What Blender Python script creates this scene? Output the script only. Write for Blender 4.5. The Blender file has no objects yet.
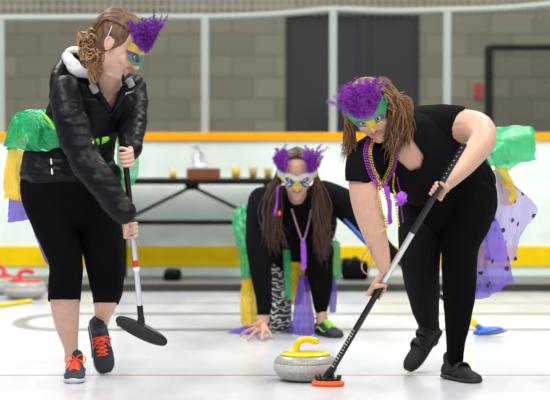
import bpy, bmesh, math, random
from mathutils import Vector, Matrix, noise
random.seed(7)
scene = bpy.context.scene
COL = scene.collection
PI = math.pi
# ------------------------------------------------------------------ camera
FPX, CH = 2200.0, 1.19
TILT = math.atan(79.0/FPX)
CT, ST = math.cos(TILT), math.sin(TILT)
cam_d = bpy.data.cameras.new('camera'); cam = bpy.data.objects.new('camera', cam_d); COL.objects.link(cam)
cam.location = (0, 0, CH); cam.rotation_euler = (PI/2-TILT, 0, 0)
cam_d.sensor_width = 36; cam_d.lens = FPX/550*36
cam_d.dof.use_dof = True; cam_d.dof.focus_distance = 9.95; cam_d.dof.aperture_fstop = 2.9
cam_d.clip_end = 200
scene.camera = cam

def P(px, py, D):
    dx, dy = (px-275)/FPX, (200-py)/FPX
    v = Vector((dx, CT+dy*ST, -ST+dy*CT)); k = D/v.y
    return Vector((v.x*k, D, CH+v.z*k))
def proj(p):
    y, z = p.y, p.z-CH
    d = y*CT - z*ST; up = y*ST + z*CT
    return 275+FPX*p.x/d, 200-FPX*up/d
def S(D): return D/FPX

# ------------------------------------------------------------------ materials
def mat(name, col, rough=.6, spec=.5, metal=0, noise_amt=0, noise_scale=20, col2=None, bump=0, bump_scale=60, sheen=0, sss=0, coat=0, alpha=1, trans=0, emit=None, stretch=None):
    m = bpy.data.materials.new(name); m.use_nodes = True
    nt = m.node_tree; b = nt.nodes['Principled BSDF']
    b.inputs['Base Color'].default_value = (*col, 1)
    b.inputs['Roughness'].default_value = rough
    b.inputs['Specular IOR Level'].default_value = spec
    b.inputs['Metallic'].default_value = metal
    b.inputs['Coat Weight'].default_value = coat
    b.inputs['Transmission Weight'].default_value = trans
    b.inputs['Alpha'].default_value = alpha
    if sheen: b.inputs['Sheen Weight'].default_value = sheen
    if sss:
        b.inputs['Subsurface Weight'].default_value = sss
        b.inputs['Subsurface Radius'].default_value = (.012, .005, .003)
        b.inputs['Subsurface Scale'].default_value = 1
    tc = nt.nodes.new('ShaderNodeTexCoord'); mp = nt.nodes.new('ShaderNodeMapping')
    nt.links.new(tc.outputs['Object'], mp.inputs['Vector'])
    if stretch: mp.inputs['Scale'].default_value = stretch
    if noise_amt or col2:
        n = nt.nodes.new('ShaderNodeTexNoise'); n.inputs['Scale'].default_value = noise_scale; n.inputs['Detail'].default_value = 4
        nt.links.new(mp.outputs[0], n.inputs['Vector'])
        mx = nt.nodes.new('ShaderNodeMix'); mx.data_type = 'RGBA'
        mx.inputs[6].default_value = (*col, 1)
        c2 = col2 if col2 else tuple(c*(1-noise_amt) for c in col)
        mx.inputs[7].default_value = (*c2, 1)
        r = nt.nodes.new('ShaderNodeMapRange'); r.inputs[1].default_value = .35; r.inputs[2].default_value = .65
        nt.links.new(n.outputs['Fac'], r.inputs[0]); nt.links.new(r.outputs[0], mx.inputs[0])
        nt.links.new(mx.outputs[2], b.inputs['Base Color'])
    if bump:
        n = nt.nodes.new('ShaderNodeTexNoise'); n.inputs['Scale'].default_value = bump_scale; n.inputs['Detail'].default_value = 3
        nt.links.new(mp.outputs[0], n.inputs['Vector'])
        bp = nt.nodes.new('ShaderNodeBump'); bp.inputs['Strength'].default_value = bump; bp.inputs['Distance'].default_value = .01
        nt.links.new(n.outputs['Fac'], bp.inputs['Height']); nt.links.new(bp.outputs[0], b.inputs['Normal'])
    return m

def tulle(name, col, opac=.6, dots=False, gloss=.15):
    m = bpy.data.materials.new(name); m.use_nodes = True; nt = m.node_tree
    for n in list(nt.nodes): nt.nodes.remove(n)
    out = nt.nodes.new('ShaderNodeOutputMaterial')
    tr = nt.nodes.new('ShaderNodeBsdfTransparent'); tr.inputs[0].default_value = (*[min(1, .55+.45*c) for c in col], 1)
    df = nt.nodes.new('ShaderNodeBsdfDiffuse'); df.inputs[0].default_value = (*col, 1)
    tl = nt.nodes.new('ShaderNodeBsdfTranslucent'); tl.inputs[0].default_value = (*col, 1)
    gl = nt.nodes.new('ShaderNodeBsdfGlossy'); gl.inputs[0].default_value = (.9, .95, .9, 1); gl.inputs['Roughness'].default_value = .3
    a = nt.nodes.new('ShaderNodeMixShader'); a.inputs[0].default_value = .35
    nt.links.new(df.outputs[0], a.inputs[1]); nt.links.new(tl.outputs[0], a.inputs[2])
    b = nt.nodes.new('ShaderNodeMixShader'); b.inputs[0].default_value = gloss
    nt.links.new(a.outputs[0], b.inputs[1]); nt.links.new(gl.outputs[0], b.inputs[2])
    tc = nt.nodes.new('ShaderNodeTexCoord')
    fac = nt.nodes.new('ShaderNodeMath'); fac.operation = 'MAXIMUM'; fac.inputs[0].default_value = opac; fac.inputs[1].default_value = 0
    if dots:
        v = nt.nodes.new('ShaderNodeTexVoronoi'); v.inputs['Scale'].default_value = 17; v.inputs['Randomness'].default_value = 1
        nt.links.new(tc.outputs['Object'], v.inputs['Vector'])
        lt = nt.nodes.new('ShaderNodeMath'); lt.operation = 'LESS_THAN'; lt.inputs[1].default_value = .2
        nt.links.new(v.outputs['Distance'], lt.inputs[0])
        mx = nt.nodes.new('ShaderNodeMix'); mx.data_type = 'RGBA'; mx.inputs[6].default_value = (*col, 1); mx.inputs[7].default_value = (.02, .01, .06, 1)
        nt.links.new(lt.outputs[0], mx.inputs[0]); nt.links.new(mx.outputs[2], df.inputs[0]); nt.links.new(mx.outputs[2], tl.inputs[0])
        nt.links.new(lt.outputs[0], fac.inputs[1])
    c = nt.nodes.new('ShaderNodeMixShader')
    nt.links.new(fac.outputs[0], c.inputs[0]); nt.links.new(tr.outputs[0], c.inputs[1]); nt.links.new(b.outputs[0], c.inputs[2])
    nt.links.new(c.outputs[0], out.inputs[0])
    return m

M = {}
M['skin'] = mat('skin_warm', (.62, .36, .26), .5, .4, sss=.12, noise_amt=.1, noise_scale=30)
M['skin_a'] = mat('skin_pale', (.66, .40, .30), .5, .4, sss=.12, noise_amt=.1, noise_scale=30)
M['lip'] = mat('lip', (.50, .13, .12), .4)
M['lip_a'] = mat('pale_lip', (.58, .26, .20), .45)
M['purple_b'] = mat('bright_purple_feather', (.17, .012, .33), .6, .4, col2=(.34, .035, .50), noise_scale=70)
M['nylon'] = mat('black_nylon', (.004, .004, .0065), .42, .16, bump=.25, bump_scale=28)
M['knit'] = mat('black_cotton', (.0045, .0045, .006), .9, .08, bump=.2, bump_scale=50)
M['legging'] = mat('black_legging', (.003, .003, .0035), .9, .06, bump=.15, bump_scale=40)
M['legging_grey'] = mat('charcoal_legging', (.006, .006, .0065), .9, .1, bump=.15, bump_scale=40)
M['lining'] = mat('hood_lining', (.60, .58, .62), .5, bump=.5, bump_scale=40)
M['greytab'] = mat('grey_tab', (.33, .34, .36), .5)
M['hair_a'] = mat('light_brown_hair', (.075, .033, .019), .5, .35, col2=(.20, .098, .048), noise_scale=60, stretch=(1, 1, .4))
M['curl_a'] = mat('golden_hair', (.40, .22, .095), .4, .5, col2=(.20, .09, .04), noise_scale=50)
M['hair_b'] = mat('brown_hair', (.095, .038, .017), .55, .3, col2=(.30, .155, .07), noise_scale=35, stretch=(1, 1, .4))
M['hair_c'] = mat('dark_brown_hair', (.030, .012, .008), .45, .5, col2=(.085, .033, .018), noise_scale=35, stretch=(1, 1, .3))
M['purple'] = mat('purple_feather', (.11, .008, .24), .6, .4, col2=(.24, .02, .40), noise_scale=70)
M['m_green'] = mat('mask_green', (.01, .33, .10), .3, .6, noise_amt=.6, noise_scale=250, coat=.4)
M['m_gold'] = mat('mask_gold', (.72, .50, .05), .3, .6, noise_amt=.5, noise_scale=250, metal=.3)
M['m_purple'] = mat('mask_purple', (.13, .03, .35), .3, .6, noise_amt=.5, noise_scale=250)
M['m_blue'] = mat('mask_blue', (.02, .04, .25), .3, .6, noise_amt=.5, noise_scale=250)
M['m_silver'] = mat('mask_silver', (.62, .62, .60), .3, .6, noise_amt=.3, noise_scale=250)
M['white'] = mat('white_plain', (.8, .8, .8), .5)
M['eye'] = mat('eye', (.75, .72, .70), .2)
M['iris'] = mat('iris', (.05, .04, .03), .2)
M['gold_bead'] = mat('gold_bead', (.75, .52, .06), .25, .7, metal=.4)
M['purple_bead'] = mat('purple_bead', (.33, .03, .38), .25, .7, metal=.2)
M['t_green'] = tulle('green_organza', (.02, .50, .17), .80, gloss=.06)
M['t_green_light'] = tulle('green_organza_sheer', (.05, .62, .26), .62, gloss=.06)
M['t_yellow'] = tulle('yellow_tulle', (.92, .62, .0), .84, gloss=.03)
M['t_purple'] = tulle('purple_tulle', (.17, .07, .66), .76, gloss=.05)
M['t_lav'] = tulle('dotted_purple_tulle', (.27, .15, .78), .70, dots=True, gloss=.06)
M['t_lav_pale'] = tulle('dotted_pale_tulle', (.50, .40, .80), .62, dots=True, gloss=.06)
M['lime'] = mat('lime_ribbon', (.22, .62, .03), .45)
M['shoe_grey'] = mat('shoe_mesh_grey', (.022, .027, .036), .7, bump=.4, bump_scale=150)
M['shoe_black'] = mat('shoe_black', (.008, .008, .009), .6, .3, bump=.3, bump_scale=70)
M['sole_white'] = mat('sole_pale', (.50, .53, .62), .5)
M['sole_black'] = mat('sole_black', (.012, .012, .012), .6)
M['blue_trim'] = mat('shoe_blue', (.05, .09, .30), .5)
M['orange_lace'] = mat('orange_lace', (1.0, .10, .035), .5)
M['lime_lace'] = mat('lime_lace', (.35, .75, .08), .5)
M['granite'] = None
M['yellow_pl'] = mat('yellow_plastic', (.90, .66, .01), .25, .5)
M['black_pl'] = mat('black_plastic', (.006, .006, .007), .4, .35)
M['carbon'] = mat('black_shaft', (.005, .005, .007), .3, .4)
M['silver'] = mat('silver_shaft', (.62, .62, .65), .25, .5, metal=.7)
M['red'] = mat('red_paint', (.60, .035, .02), .35)
M['orange_pad'] = mat('orange_pad', (1.0, .12, .015), .6, bump=.3, bump_scale=120)
M['white_print'] = mat('white_print', (.85, .85, .85), .5)

# ------------------------------------------------------------------ object helpers
def link_mesh(name, bm, m, parent=None, smooth=True):
    me = bpy.data.meshes.new(name); bm.to_mesh(me); bm.free()
    ms = m if isinstance(m, (list, tuple)) else [m]
    for x in ms: me.materials.append(x)
    if smooth:
        for p in me.polygons: p.use_smooth = True
    o = bpy.data.objects.new(name, me); COL.objects.link(o)
    if parent:
        bpy.context.view_layer.update()
        o.parent = parent; o.matrix_parent_inverse = world_of(parent).inverted()
    return o
def world_of(o):
    mw = o.matrix_basis.copy()
    if o.parent: mw = world_of(o.parent) @ o.matrix_parent_inverse @ mw
    return mw
def thing(name, label, cat, loc=(0, 0, 0), group=None):
    o = bpy.data.objects.new(name, None); COL.objects.link(o); o.location = loc
    o.empty_display_size = .1
    o['label'] = label; o['category'] = cat
    if group: o['group'] = group
    return o
def tag(o, label, cat, group=None):
    o['label'] = label; o['category'] = cat
    if group: o['group'] = group
    return o
def struct(name, bm, m, smooth=False):
    o = link_mesh(name, bm, m, None, smooth); o['kind'] = 'structure'; return o

def box(bm, x0, x1, y0, y1, z0, z1, bev=0):
    t = bmesh.new(); bmesh.ops.create_cube(t, size=1)
    for v in t.verts:
        v.co = Vector(((x0+x1)/2+v.co.x*(x1-x0), (y0+y1)/2+v.co.y*(y1-y0), (z0+z1)/2+v.co.z*(z1-z0)))
    if bev: bmesh.ops.bevel(t, geom=t.edges[:], offset=bev, segments=2, affect='EDGES', profile=.6)
    add(bm, t)
def add(bm, t):
    me = bpy.data.meshes.new('tmp'); t.to_mesh(me); t.free(); bm.from_mesh(me); bpy.data.meshes.remove(me)

def cr(pts, n):
    """Catmull-Rom through tuples of equal length."""
    out = []; N = len(pts)
    for i in range(N-1):
        p0, p1, p2, p3 = pts[max(0, i-1)], pts[i], pts[i+1], pts[min(N-1, i+2)]
        for k in range(n):
            t = k/n
            out.append(tuple(.5*((2*b)+(-a+c)*t+(2*a-5*b+4*c-d)*t*t+(-a+3*b-3*c+d)*t**3) for a, b, c, d in zip(p0, p1, p2, p3)))
    out.append(tuple(pts[-1])); return out

def tube(bm, pts, radii, seg=14, caps=True, sub=4, ref=Vector((0, 1, 0)), closed=False):
    """pts: Vectors, radii: r or (a,b); a across the picture, b along depth"""
    rr = [(r, r) if not isinstance(r, (tuple, list)) else r for r in radii]
    data = [(*p, *r) for p, r in zip(pts, rr)]
    if closed: data = data+[data[0]]
    if sub > 1: data = cr(data, sub)
    if closed: data = data[:-1]
    n = len(data); C = [Vector(d[:3]) for d in data]; R = [(max(1e-5, d[3]), max(1e-5, d[4])) for d in data]
    rings = []; prev = None
    fr = []
    for i in range(n):
        if closed: t = (C[(i+1) % n]-C[i-1]).normalized()
        else: t = (C[min(n-1, i+1)]-C[max(0, i-1)])
        if t.length < 1e-9: t = Vector((0, 0, 1))
        t.normalize()
        s = t.cross(ref)
        if s.length < .35:
            s = prev.copy() if prev is not None else t.cross(Vector((1, 0, 0)))
            s = s-t*s.dot(t)
        s.normalize()
        if prev is not None and s.dot(prev) < 0: s = -s
        prev = s; fr.append((t, s, t.cross(s)))
    def ring(c, s, u, a, b): return [bm.verts.new(c+s*(a*math.cos(2*PI*k/seg))+u*(b*math.sin(2*PI*k/seg))) for k in range(seg)]
    if caps and not closed:
        t, s, u = fr[0]; a, b = R[0]; m_ = min(a, b)
        for k in (3, 2, 1):
            th = k*PI/8; rings.append(ring(C[0]-t*m_*math.sin(th)*.9, s, u, a*math.cos(th), b*math.cos(th)))
    for i in range(n):
        t, s, u = fr[i]; rings.append(ring(C[i], s, u, *R[i]))
    if caps and not closed:
        t, s, u = fr[-1]; a, b = R[-1]; m_ = min(a, b)
        for k in (1, 2, 3):
            th = k*PI/8; rings.append(ring(C[-1]+t*m_*math.sin(th)*.9, s, u, a*math.cos(th), b*math.cos(th)))
    L = len(rings); fs = []
    for i in range(L if closed else L-1):
        A, B = rings[i], rings[(i+1) % L]
        for k in range(seg): fs.append(bm.faces.new((A[k], A[(k+1) % seg], B[(k+1) % seg], B[k])))
    if not closed:
        fs.append(bm.faces.new(rings[0][::-1])); fs.append(bm.faces.new(rings[-1]))
    bmesh.ops.recalc_face_normals(bm, faces=fs)
    return fs
def chain(bm, pts, k=1.0, seg=18, sub=4, caps=True):
    """pts: (px,py,D,w[,d]) with widths in pixels at that depth"""
    V = [P(p[0], p[1], p[2]) for p in pts]
    R = [(p[3]*S(p[2])*k, (p[4] if len(p) > 4 else p[3])*S(p[2])*k) for p in pts]
    return tube(bm, V, R, seg, caps, sub)
def ball(bm, c, r, mtx=None, seg=16):
    """ellipsoid, r=(rx,ry,rz)"""
    rx, ry, rz = r if isinstance(r, (tuple, list)) else (r, r, r)
    t = bmesh.new(); bmesh.ops.create_uvsphere(t, u_segments=seg, v_segments=max(6, seg*2//3), radius=1)
    for v in t.verts: v.co = Vector((v.co.x*rx, v.co.y*ry, v.co.z*rz))+Vector(c)
    if mtx is not None: t.transform(mtx)
    add(bm, t)
def remesh(name, bm, voxel, m, parent, smooth=3, disp=None, cut=None, thick=0, matfn=None):
    me = bpy.data.meshes.new('t'); bm.to_mesh(me); bm.free()
    o = bpy.data.objects.new('t', me); COL.objects.link(o)
    r = o.modifiers.new('r', 'REMESH'); r.mode = 'VOXEL'; r.voxel_size = voxel; r.adaptivity = 0
    s = o.modifiers.new('s', 'SMOOTH'); s.factor = .5; s.iterations = smooth
    dg = bpy.context.evaluated_depsgraph_get(); ev = o.evaluated_get(dg)
    nm = bpy.data.meshes.new_from_object(ev)
    bpy.data.objects.remove(o); bpy.data.meshes.remove(me)
    b2 = bmesh.new(); b2.from_mesh(nm); bpy.data.meshes.remove(nm)
    b2.normal_update()
    if disp:
        mv = [(v, v.normal*disp(v.co)) for v in b2.verts]
        for v, d in mv: v.co += d
    if cut:
        b2.normal_update()
        dl = [f for f in b2.faces if cut(f.calc_center_median(), f.normal)]
        bmesh.ops.delete(b2, geom=dl, context='FACES')
    if matfn:
        for f in b2.faces: f.material_index = matfn(f.calc_center_median())
    ob = link_mesh(name, b2, m, parent)
    if thick:
        sm = ob.modifiers.new('thickness', 'SOLIDIFY'); sm.thickness = thick; sm.offset = 0
    return ob
def folds(amp, fr=14, st=(1, 1, 1)):
    def f(co):
        q = Vector((co.x*st[0], co.y*st[1], co.z*st[2]))*fr
        return amp*(noise.noise(q)+.6*abs(noise.noise(q*2.1+Vector((5, 3, 1)))))
    return f
def inpoly(x, y, poly):
    c = False; j = len(poly)-1
    for i in range(len(poly)):
        xi, yi = poly[i]; xj, yj = poly[j]
        if (yi > y) != (yj > y) and x < (xj-xi)*(y-yi)/(yj-yi)+xi: c = not c
        j = i
    return c
def frame(c, f, u, sc=1.0):
    f = Vector(f).normalized(); u = Vector(u); u = (u-f*u.dot(f)).normalized(); x = f.cross(u)
    m = Matrix.Identity(4)
    for i in range(3): m[i][0], m[i][1], m[i][2], m[i][3] = x[i]*sc, f[i]*sc, u[i]*sc, c[i]
    return m
from mathutils.bvhtree import BVHTree
def surface(*obs):
    trees = []
    for o in obs:
        mw = world_of(o); me = o.data
        trees.append(BVHTree.FromPolygons([mw @ v.co for v in me.vertices], [tuple(p.vertices) for p in me.polygons]))
    cp = Vector((0, 0, CH))
    def hit(px, py, off=.004, D=None):
        d = (P(px, py, 10)-cp).normalized(); best = None
        for t in trees:
            h = t.ray_cast(cp, d)
            if h[0] is not None and (best is None or h[3] < best): best = h[3]
        if best is None or (D and abs(best*d.y-D) > .25): return P(px, py, D or 10)
        return cp+d*(best-off)
    return hit

# ------------------------------------------------------------------ anatomy
def head(bm, H):
    t = bmesh.new()
    ball(t, (0, -.014, .028), (.075, .094, .086), seg=24)
    V = Vector
    tube(t, [V((0, .018, .045)), V((0, .022, .01)), V((0, .026, -.03)), V((0, .036, -.068)), V((0, .048, -.098))],
         [(.066, .07), (.067, .070), (.063, .064), (.050, .052), (.026, .034)], seg=20, ref=V((0, 1, 0)))
    for s in (-1, 1):
        ball(t, (s*.034, .064, -.026), (.026, .024, .026))
        tube(t, [V((s*.012, .089, .022)), V((s*.034, .086, .026)), V((s*.052, .068, .018))], [.006, .007, .005], seg=8)
        ball(t, (s*.009, .1, -.030), (.007, .008, .007), seg=10)
        ball(t, (s*.075, -.004, -.006), (.008, .016, .028), seg=12)
        tube(t, [V((s*.078, -.012, .018)), V((s*.084, -.022, .004)), V((s*.080, -.014, -.022))], [.004, .005, .004], seg=8)
    tube(t, [V((0, .088, .016)), V((0, .097, -.005)), V((0, .110, -.026)), V((0, .106, -.035))], [.007, .008, .0115, .008], seg=10)
    tube(t, [V((-.024, .076, -.058)), V((-.008, .090, -.054)), V((.008, .090, -.054)), V((.024, .076, -.058))], [.003, .0052, .0052, .003], seg=8)
    tube(t, [V((-.022, .076, -.060)), V((0, .090, -.066)), V((.022, .076, -.060))], [.003, .0065, .003], seg=8)
    ball(t, (0, .066, -.096), (.018, .018, .014), seg=12)
    t.transform(H); add(bm, t)
def lips_fn(H):
    I = H.inverted()
    def f(co):
        q = I @ co
        return 1 if (abs(q.x) < .025 and q.y > .07 and abs(q.z+.060) < .011*(1-(q.x/.028)**2)+.001) else 0
    return f
def eyes(H, parent):
    for s in (-1, 1):
        b = bmesh.new(); ball(b, (s*.032, .083, .001), .0125, H, 14)
        e = link_mesh('eye', b, M['eye'], parent)
        b = bmesh.new(); ball(b, (s*.032, .0925, .001), (.0055, .0045, .0055), H, 10)
        link_mesh('iris', b, M['iris'], e)
def facey(x, z):
    """front surface of the face in head space"""
    y = .028+.068*math.sqrt(max(0, 1-(x/.086)**2))
    y += .014*math.exp(-(x/.011)**2)*max(0, min(1, (.03-z)/.05))
    if z > .04: y -= (z-.04)*.25
    return y
def mask(name, H, top, bot, colfn, mats, parent, hole=(.034, .002, .017, .0095), xm=.082, flare=0):
    bm = bmesh.new(); nx, nz = 90, 56; vs = {}
    def vert(i, j):
        if (i, j) not in vs:
            x = -xm+2*xm*i/nx; z0, z1 = bot(x), top(x); z = z0+(z1-z0)*j/nz
            vs[i, j] = bm.verts.new(Vector((x, facey(min(abs(x), .078), z)+.008+flare*max(0, abs(x)-.05), z)))
        return vs[i, j]
    for i in range(nx):
        for j in range(nz):
            x = -xm+2*xm*(i+.5)/nx; z0, z1 = bot(x), top(x); z = z0+(z1-z0)*(j+.5)/nz
            hx, hz, ra, rb = hole; sx = abs(x)-hx; zz = z-hz-sx*.35
            if (sx/ra)**2+(zz/rb)**2 < 1: continue
            f = bm.faces.new((vert(i, j), vert(i+1, j), vert(i+1, j+1), vert(i, j+1)))
            f.material_index = colfn(x, z, z0, z1, (sx/ra)**2+(zz/rb)**2)
    bm.transform(H)
    o = link_mesh(name, bm, mats, parent)
    s = o.modifiers.new('thickness', 'SOLIDIFY'); s.thickness = .003
    return o
def feather(bm, base, d, L, bend, barb, nb=52, w=.0014):
    d = Vector(d).normalized(); bend = Vector(bend)
    def sp(t): return base+d*(L*t)+bend*(L*t*t)
    n = 12
    tube(bm, [sp(i/n) for i in range(n+1)], [.0016*(1-.7*i/n) for i in range(n+1)], seg=5, sub=1)
    for k in range(nb):
        t = .12+.88*k/(nb-1); c = sp(t); tg = (sp(min(1, t+.02))-sp(t-.02)).normalized()
        for s in (-1, 1):
            rv = Vector((random.gauss(0, 1), random.gauss(0, 1), random.gauss(0, 1)))
            sd = tg.cross(Vector((0, 1, 0)))
            if sd.length < .2: sd = tg.cross(Vector((1, 0, 0)))
            sd = (sd.normalized()*s+rv*.35+tg*.7).normalized()
            l = barb*(1-.55*abs(t-.5)*1.6)*random.uniform(.6, 1.15)
            q = sd*l; dr = Vector((random.gauss(0, .2), random.gauss(0, .2), -.25))*l
            pn = q.cross(Vector((random.gauss(0, 1), random.gauss(0, 1), random.gauss(0, 1)))).normalized()*w
            p1 = c+q*.5; p2 = c+q+dr*.6
            v = [bm.verts.new(x) for x in (c-pn, c+pn, p1+pn*.9, p1-pn*.9, p2)]
            bm.faces.new((v[0], v[1], v[2], v[3])); bm.faces.new((v[3], v[2], v[4]))
def lock(bm, pts, r0, r1, amp=0, freq=8, seg=6, sub=5, ph=None, curl=False):
    """a wavy lock through Vector pts"""
    ph = random.uniform(0, 6) if ph is None else ph
    q = cr([tuple(p) for p in pts], sub); n = len(q); V = []; R = []
    a = Vector((random.gauss(0, 1), random.gauss(0, 1), random.gauss(0, .4))).normalized()
    for i, p in enumerate(q):
        t = i/(n-1); p = Vector(p)
        tg = (Vector(q[min(n-1, i+1)])-Vector(q[max(0, i-1)])).normalized()
        b = tg.cross(a).normalized(); c = tg.cross(b)
        k = amp*min(1, t*2.2)
        p = p+b*(k*math.sin(freq*t+ph))
        if curl: p = p+c*(k*math.cos(freq*t+ph))
        V.append(p); R.append((r0+(r1-r0)*t)*(1 if t < .85 else max(.25, (1-t)/.15)))
    tube(bm, V, R, seg=seg, sub=1, caps=False)
def grip(bm, c, s, a, r, sign, wrist, k=1.0, flip=1, wr=.021):
    """fingers wrapped round a shaft at c, axis s; a = side the palm is on"""
    s = s.normalized(); a = (a-s*a.dot(s)).normalized(); b = s.cross(a)*sign; R = r+.0075*k
    rad = [.0078, .0084, .0080, .0070]; spr = .0200*k
    for i in range(4):
        off = (i-1.5)*spr*flip
        base = c+s*off+a*(R+.013*k)-b*.006
        pts = [base]+[c+s*off*(1-.04*j)+(a*math.cos(th)+b*math.sin(th))*R*(1.06 if j < 2 else 1) for j, th in enumerate([math.radians(x) for x in (38, 85, 130, 175, 215-6*i)])]
        tube(bm, pts, [rad[i]*k*x for x in (1.15, 1.08, 1.0, 1.0, .95, .85)], seg=10, sub=3)
        mid = wrist.lerp(base, .5)+s*off*.1
        tube(bm, [wrist+s*off*.4, mid, base], [.013*k, .0125*k, .0105*k], seg=10, sub=3)
    off = -2.1*spr*flip
    tube(bm, [wrist.lerp(c+a*R, .25)+s*off*.3, c+s*off*.55+a*(R+.012)-b*.014, c+s*off+(a*math.cos(-1.2)+b*math.sin(-1.2))*R*1.2, c+s*off*1.15+(a*math.cos(-2.3)+b*math.sin(-2.3))*R*1.05],
         [.013*k, .012*k, .0095*k, .0078*k], seg=10, sub=4)

def shoe(parent, Mx, kind, L=.26):
    V = Vector
    k = L/.26
    secs = [(-.122, .024, .060), (-.108, .032, .078), (-.075, .036, .088), (-.04, .036, .088), (0, .039, .074), (.04, .045, .058), (.08, .047, .046), (.11, .040, .036), (.130, .022, .026)]
    mats = {'runner': ('shoe_grey', 'sole_white'), 'black': ('shoe_black', 'sole_black'), 'lime': ('shoe_grey', 'sole_black')}[kind]
    bm = bmesh.new()
    def ringloft(t, zf, hwadd, z0):
        rings = []
        cs = cr(secs, 4)
        for y, hw, top in cs:
            rg = []
            for j in range(20):
                a = 2*PI*j/20; cx, sz = math.cos(a), math.sin(a)
                ex = abs(cx)**.75*math.copysign(1, cx); ez = abs(sz)**.8*math.copysign(1, sz)
                h = zf(top); zc = (z0+h)/2
                x = ex*(hw+hwadd)*(1-.28*max(0, sz)*(1 if zf(1) > .5 else 0))
                x += .010*math.sin((y+.12)/.25*PI)*-.3
                rg.append(t.verts.new(V((x, y, zc+ez*(h-z0)/2))))
            rings.append(rg)
        fs = []
        for A, B in zip(rings, rings[1:]):
            for j in range(20): fs.append(t.faces.new((A[j], A[(j+1) % 20], B[(j+1) % 20], B[j])))
        fs.append(t.faces.new(rings[0])); fs.append(t.faces.new(rings[-1]))
        bmesh.ops.recalc_face_normals(t, faces=fs)
    t = bmesh.new(); ringloft(t, lambda h: h, 0, .012)
    tube(t, [V((0, -.075, .06)), V((0, -.078, .088)), V((0, -.082, .104))], [(.030, .036), (.031, .040), (.030, .038)], seg=16)
    if kind == 'black':
        tube(t, [V((-.045, .018, .03)), V((-.03, .008, .072)), V((0, .004, .082)), V((.03, .008, .072)), V((.045, .018, .03))], [(.006, .018)]*5, seg=10)
        tube(t, [V((-.040, -.035, .04)), V((-.03, -.045, .088)), V((0, -.04, .1)), V((.03, -.045, .088)), V((.040, -.035, .04))], [(.005, .018)]*5, seg=10)
    t.transform(Matrix.Scale(k, 4)); t.transform(Mx)
    o = remesh('shoe', t, .0035, M[mats[0]], parent, 2)
    t = bmesh.new(); ringloft(t, lambda h: .024, .003, 0)
    t.transform(Matrix.Scale(k, 4)); t.transform(Mx)
    link_mesh('sole', t, M[mats[1]], o)
    if kind != 'black':
        bow = kind == 'runner'
        lm = M['orange_lace' if kind == 'runner' else 'lime_lace']
        t = bmesh.new()
        ys = [-.022, -.004, .014, .032, .050]
        def zt(y): return (.0905 if y < -.03 else .0905-(y+.03)*.40)*1.0
        for i, y in enumerate(ys):
            w = .021+.001*i
            tube(t, [V((-w, y, zt(y)-.011)), V((0, y+.002, zt(y)+.001)), V((w, y, zt(y)-.011))], [.0032]*3, seg=6, sub=3)
            if i < 4:
                for s in (-1, 1):
                    y2 = ys[i+1]; tube(t, [V((-s*w, y, zt(y)-.009)), V((0, (y+y2)/2, zt((y+y2)/2)+.004)), V((s*w, y2, zt(y2)-.010))], [.0032]*3, seg=6, sub=3)
        for s in (-1, 1) if bow else ():
            tube(t, [V((0, -.026, .094)), V((s*.022, -.024, .112)), V((s*.045, -.012, .100)), V((s*.040, -.006, .078)), V((s*.015, -.016, .088)), V((0, -.024, .094))], [.0026]*6, seg=6, sub=4)
            tube(t, [V((0, -.024, .094)), V((s*.028, .004, .088)), V((s*.042, .02, .060))], [.0026]*3, seg=6, sub=4)
        t.transform(Matrix.Scale(k, 4)); t.transform(Mx)
        link_mesh('laces', t, lm, o)
        t = bmesh.new()
        for s in (-1, 1):
            tube(t, [V((s*.040, -.09, .035)), V((s*.042, -.04, .048)), V((s*.042, .0, .034)), V((s*.048, .05, .030))], [.003, .004, .004, .003], seg=6)
        tube(t, [V((-.022, -.112, .088)), V((0, -.124, .096)), V((.022, -.112, .088))], [.005]*3, seg=6)
        t.transform(Matrix.Scale(k, 4)); t.transform(Mx)
        link_mesh('trim', t, M['blue_trim' if kind == 'runner' else 'lime_lace'], o)
    return o

def drape(name, rows, m, parent, nu=40, nv=40, rip=.008, freq=6, seed=0, grow=1, crumple=.004):
    """fabric sheet through rows of (px,py,D) points"""
    rows = [[tuple(P(*p)) for p in r] for r in rows]
    R2 = [cr(r, max(1, nu//(len(r)-1))) for r in rows]
    n = len(R2[0]); grid = []
    cols = [cr([R2[j][i] for j in range(len(R2))], max(1, nv//(len(R2)-1))) for i in range(n)]
    bm = bmesh.new(); vs = []
    mm = len(cols[0])
    for i in range(n):
        c = []
        for j in range(mm):
            p = Vector(cols[i][j]); u, v = i/(n-1), j/(mm-1)
            k = rip*(1-grow+grow*v)
            nz = noise.noise(Vector((p.x*22+seed, p.y*22, p.z*22)))
            n2 = noise.noise(Vector((p.x*50+seed, p.y*50, p.z*50+9)))
            p.y += k*math.sin(2*PI*freq*u+3*nz+seed)+crumple*2.5*nz+crumple*n2
            p.x += .4*k*math.cos(2*PI*freq*u+seed+1)*1.0+crumple*n2
            p.z += crumple*nz
            c.append(bm.verts.new(p))
        vs.append(c)
    for i in range(n-1):
        for j in range(mm-1): bm.faces.new((vs[i][j], vs[i+1][j], vs[i+1][j+1], vs[i][j+1]))
    return link_mesh(name, bm, m, parent)
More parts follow.
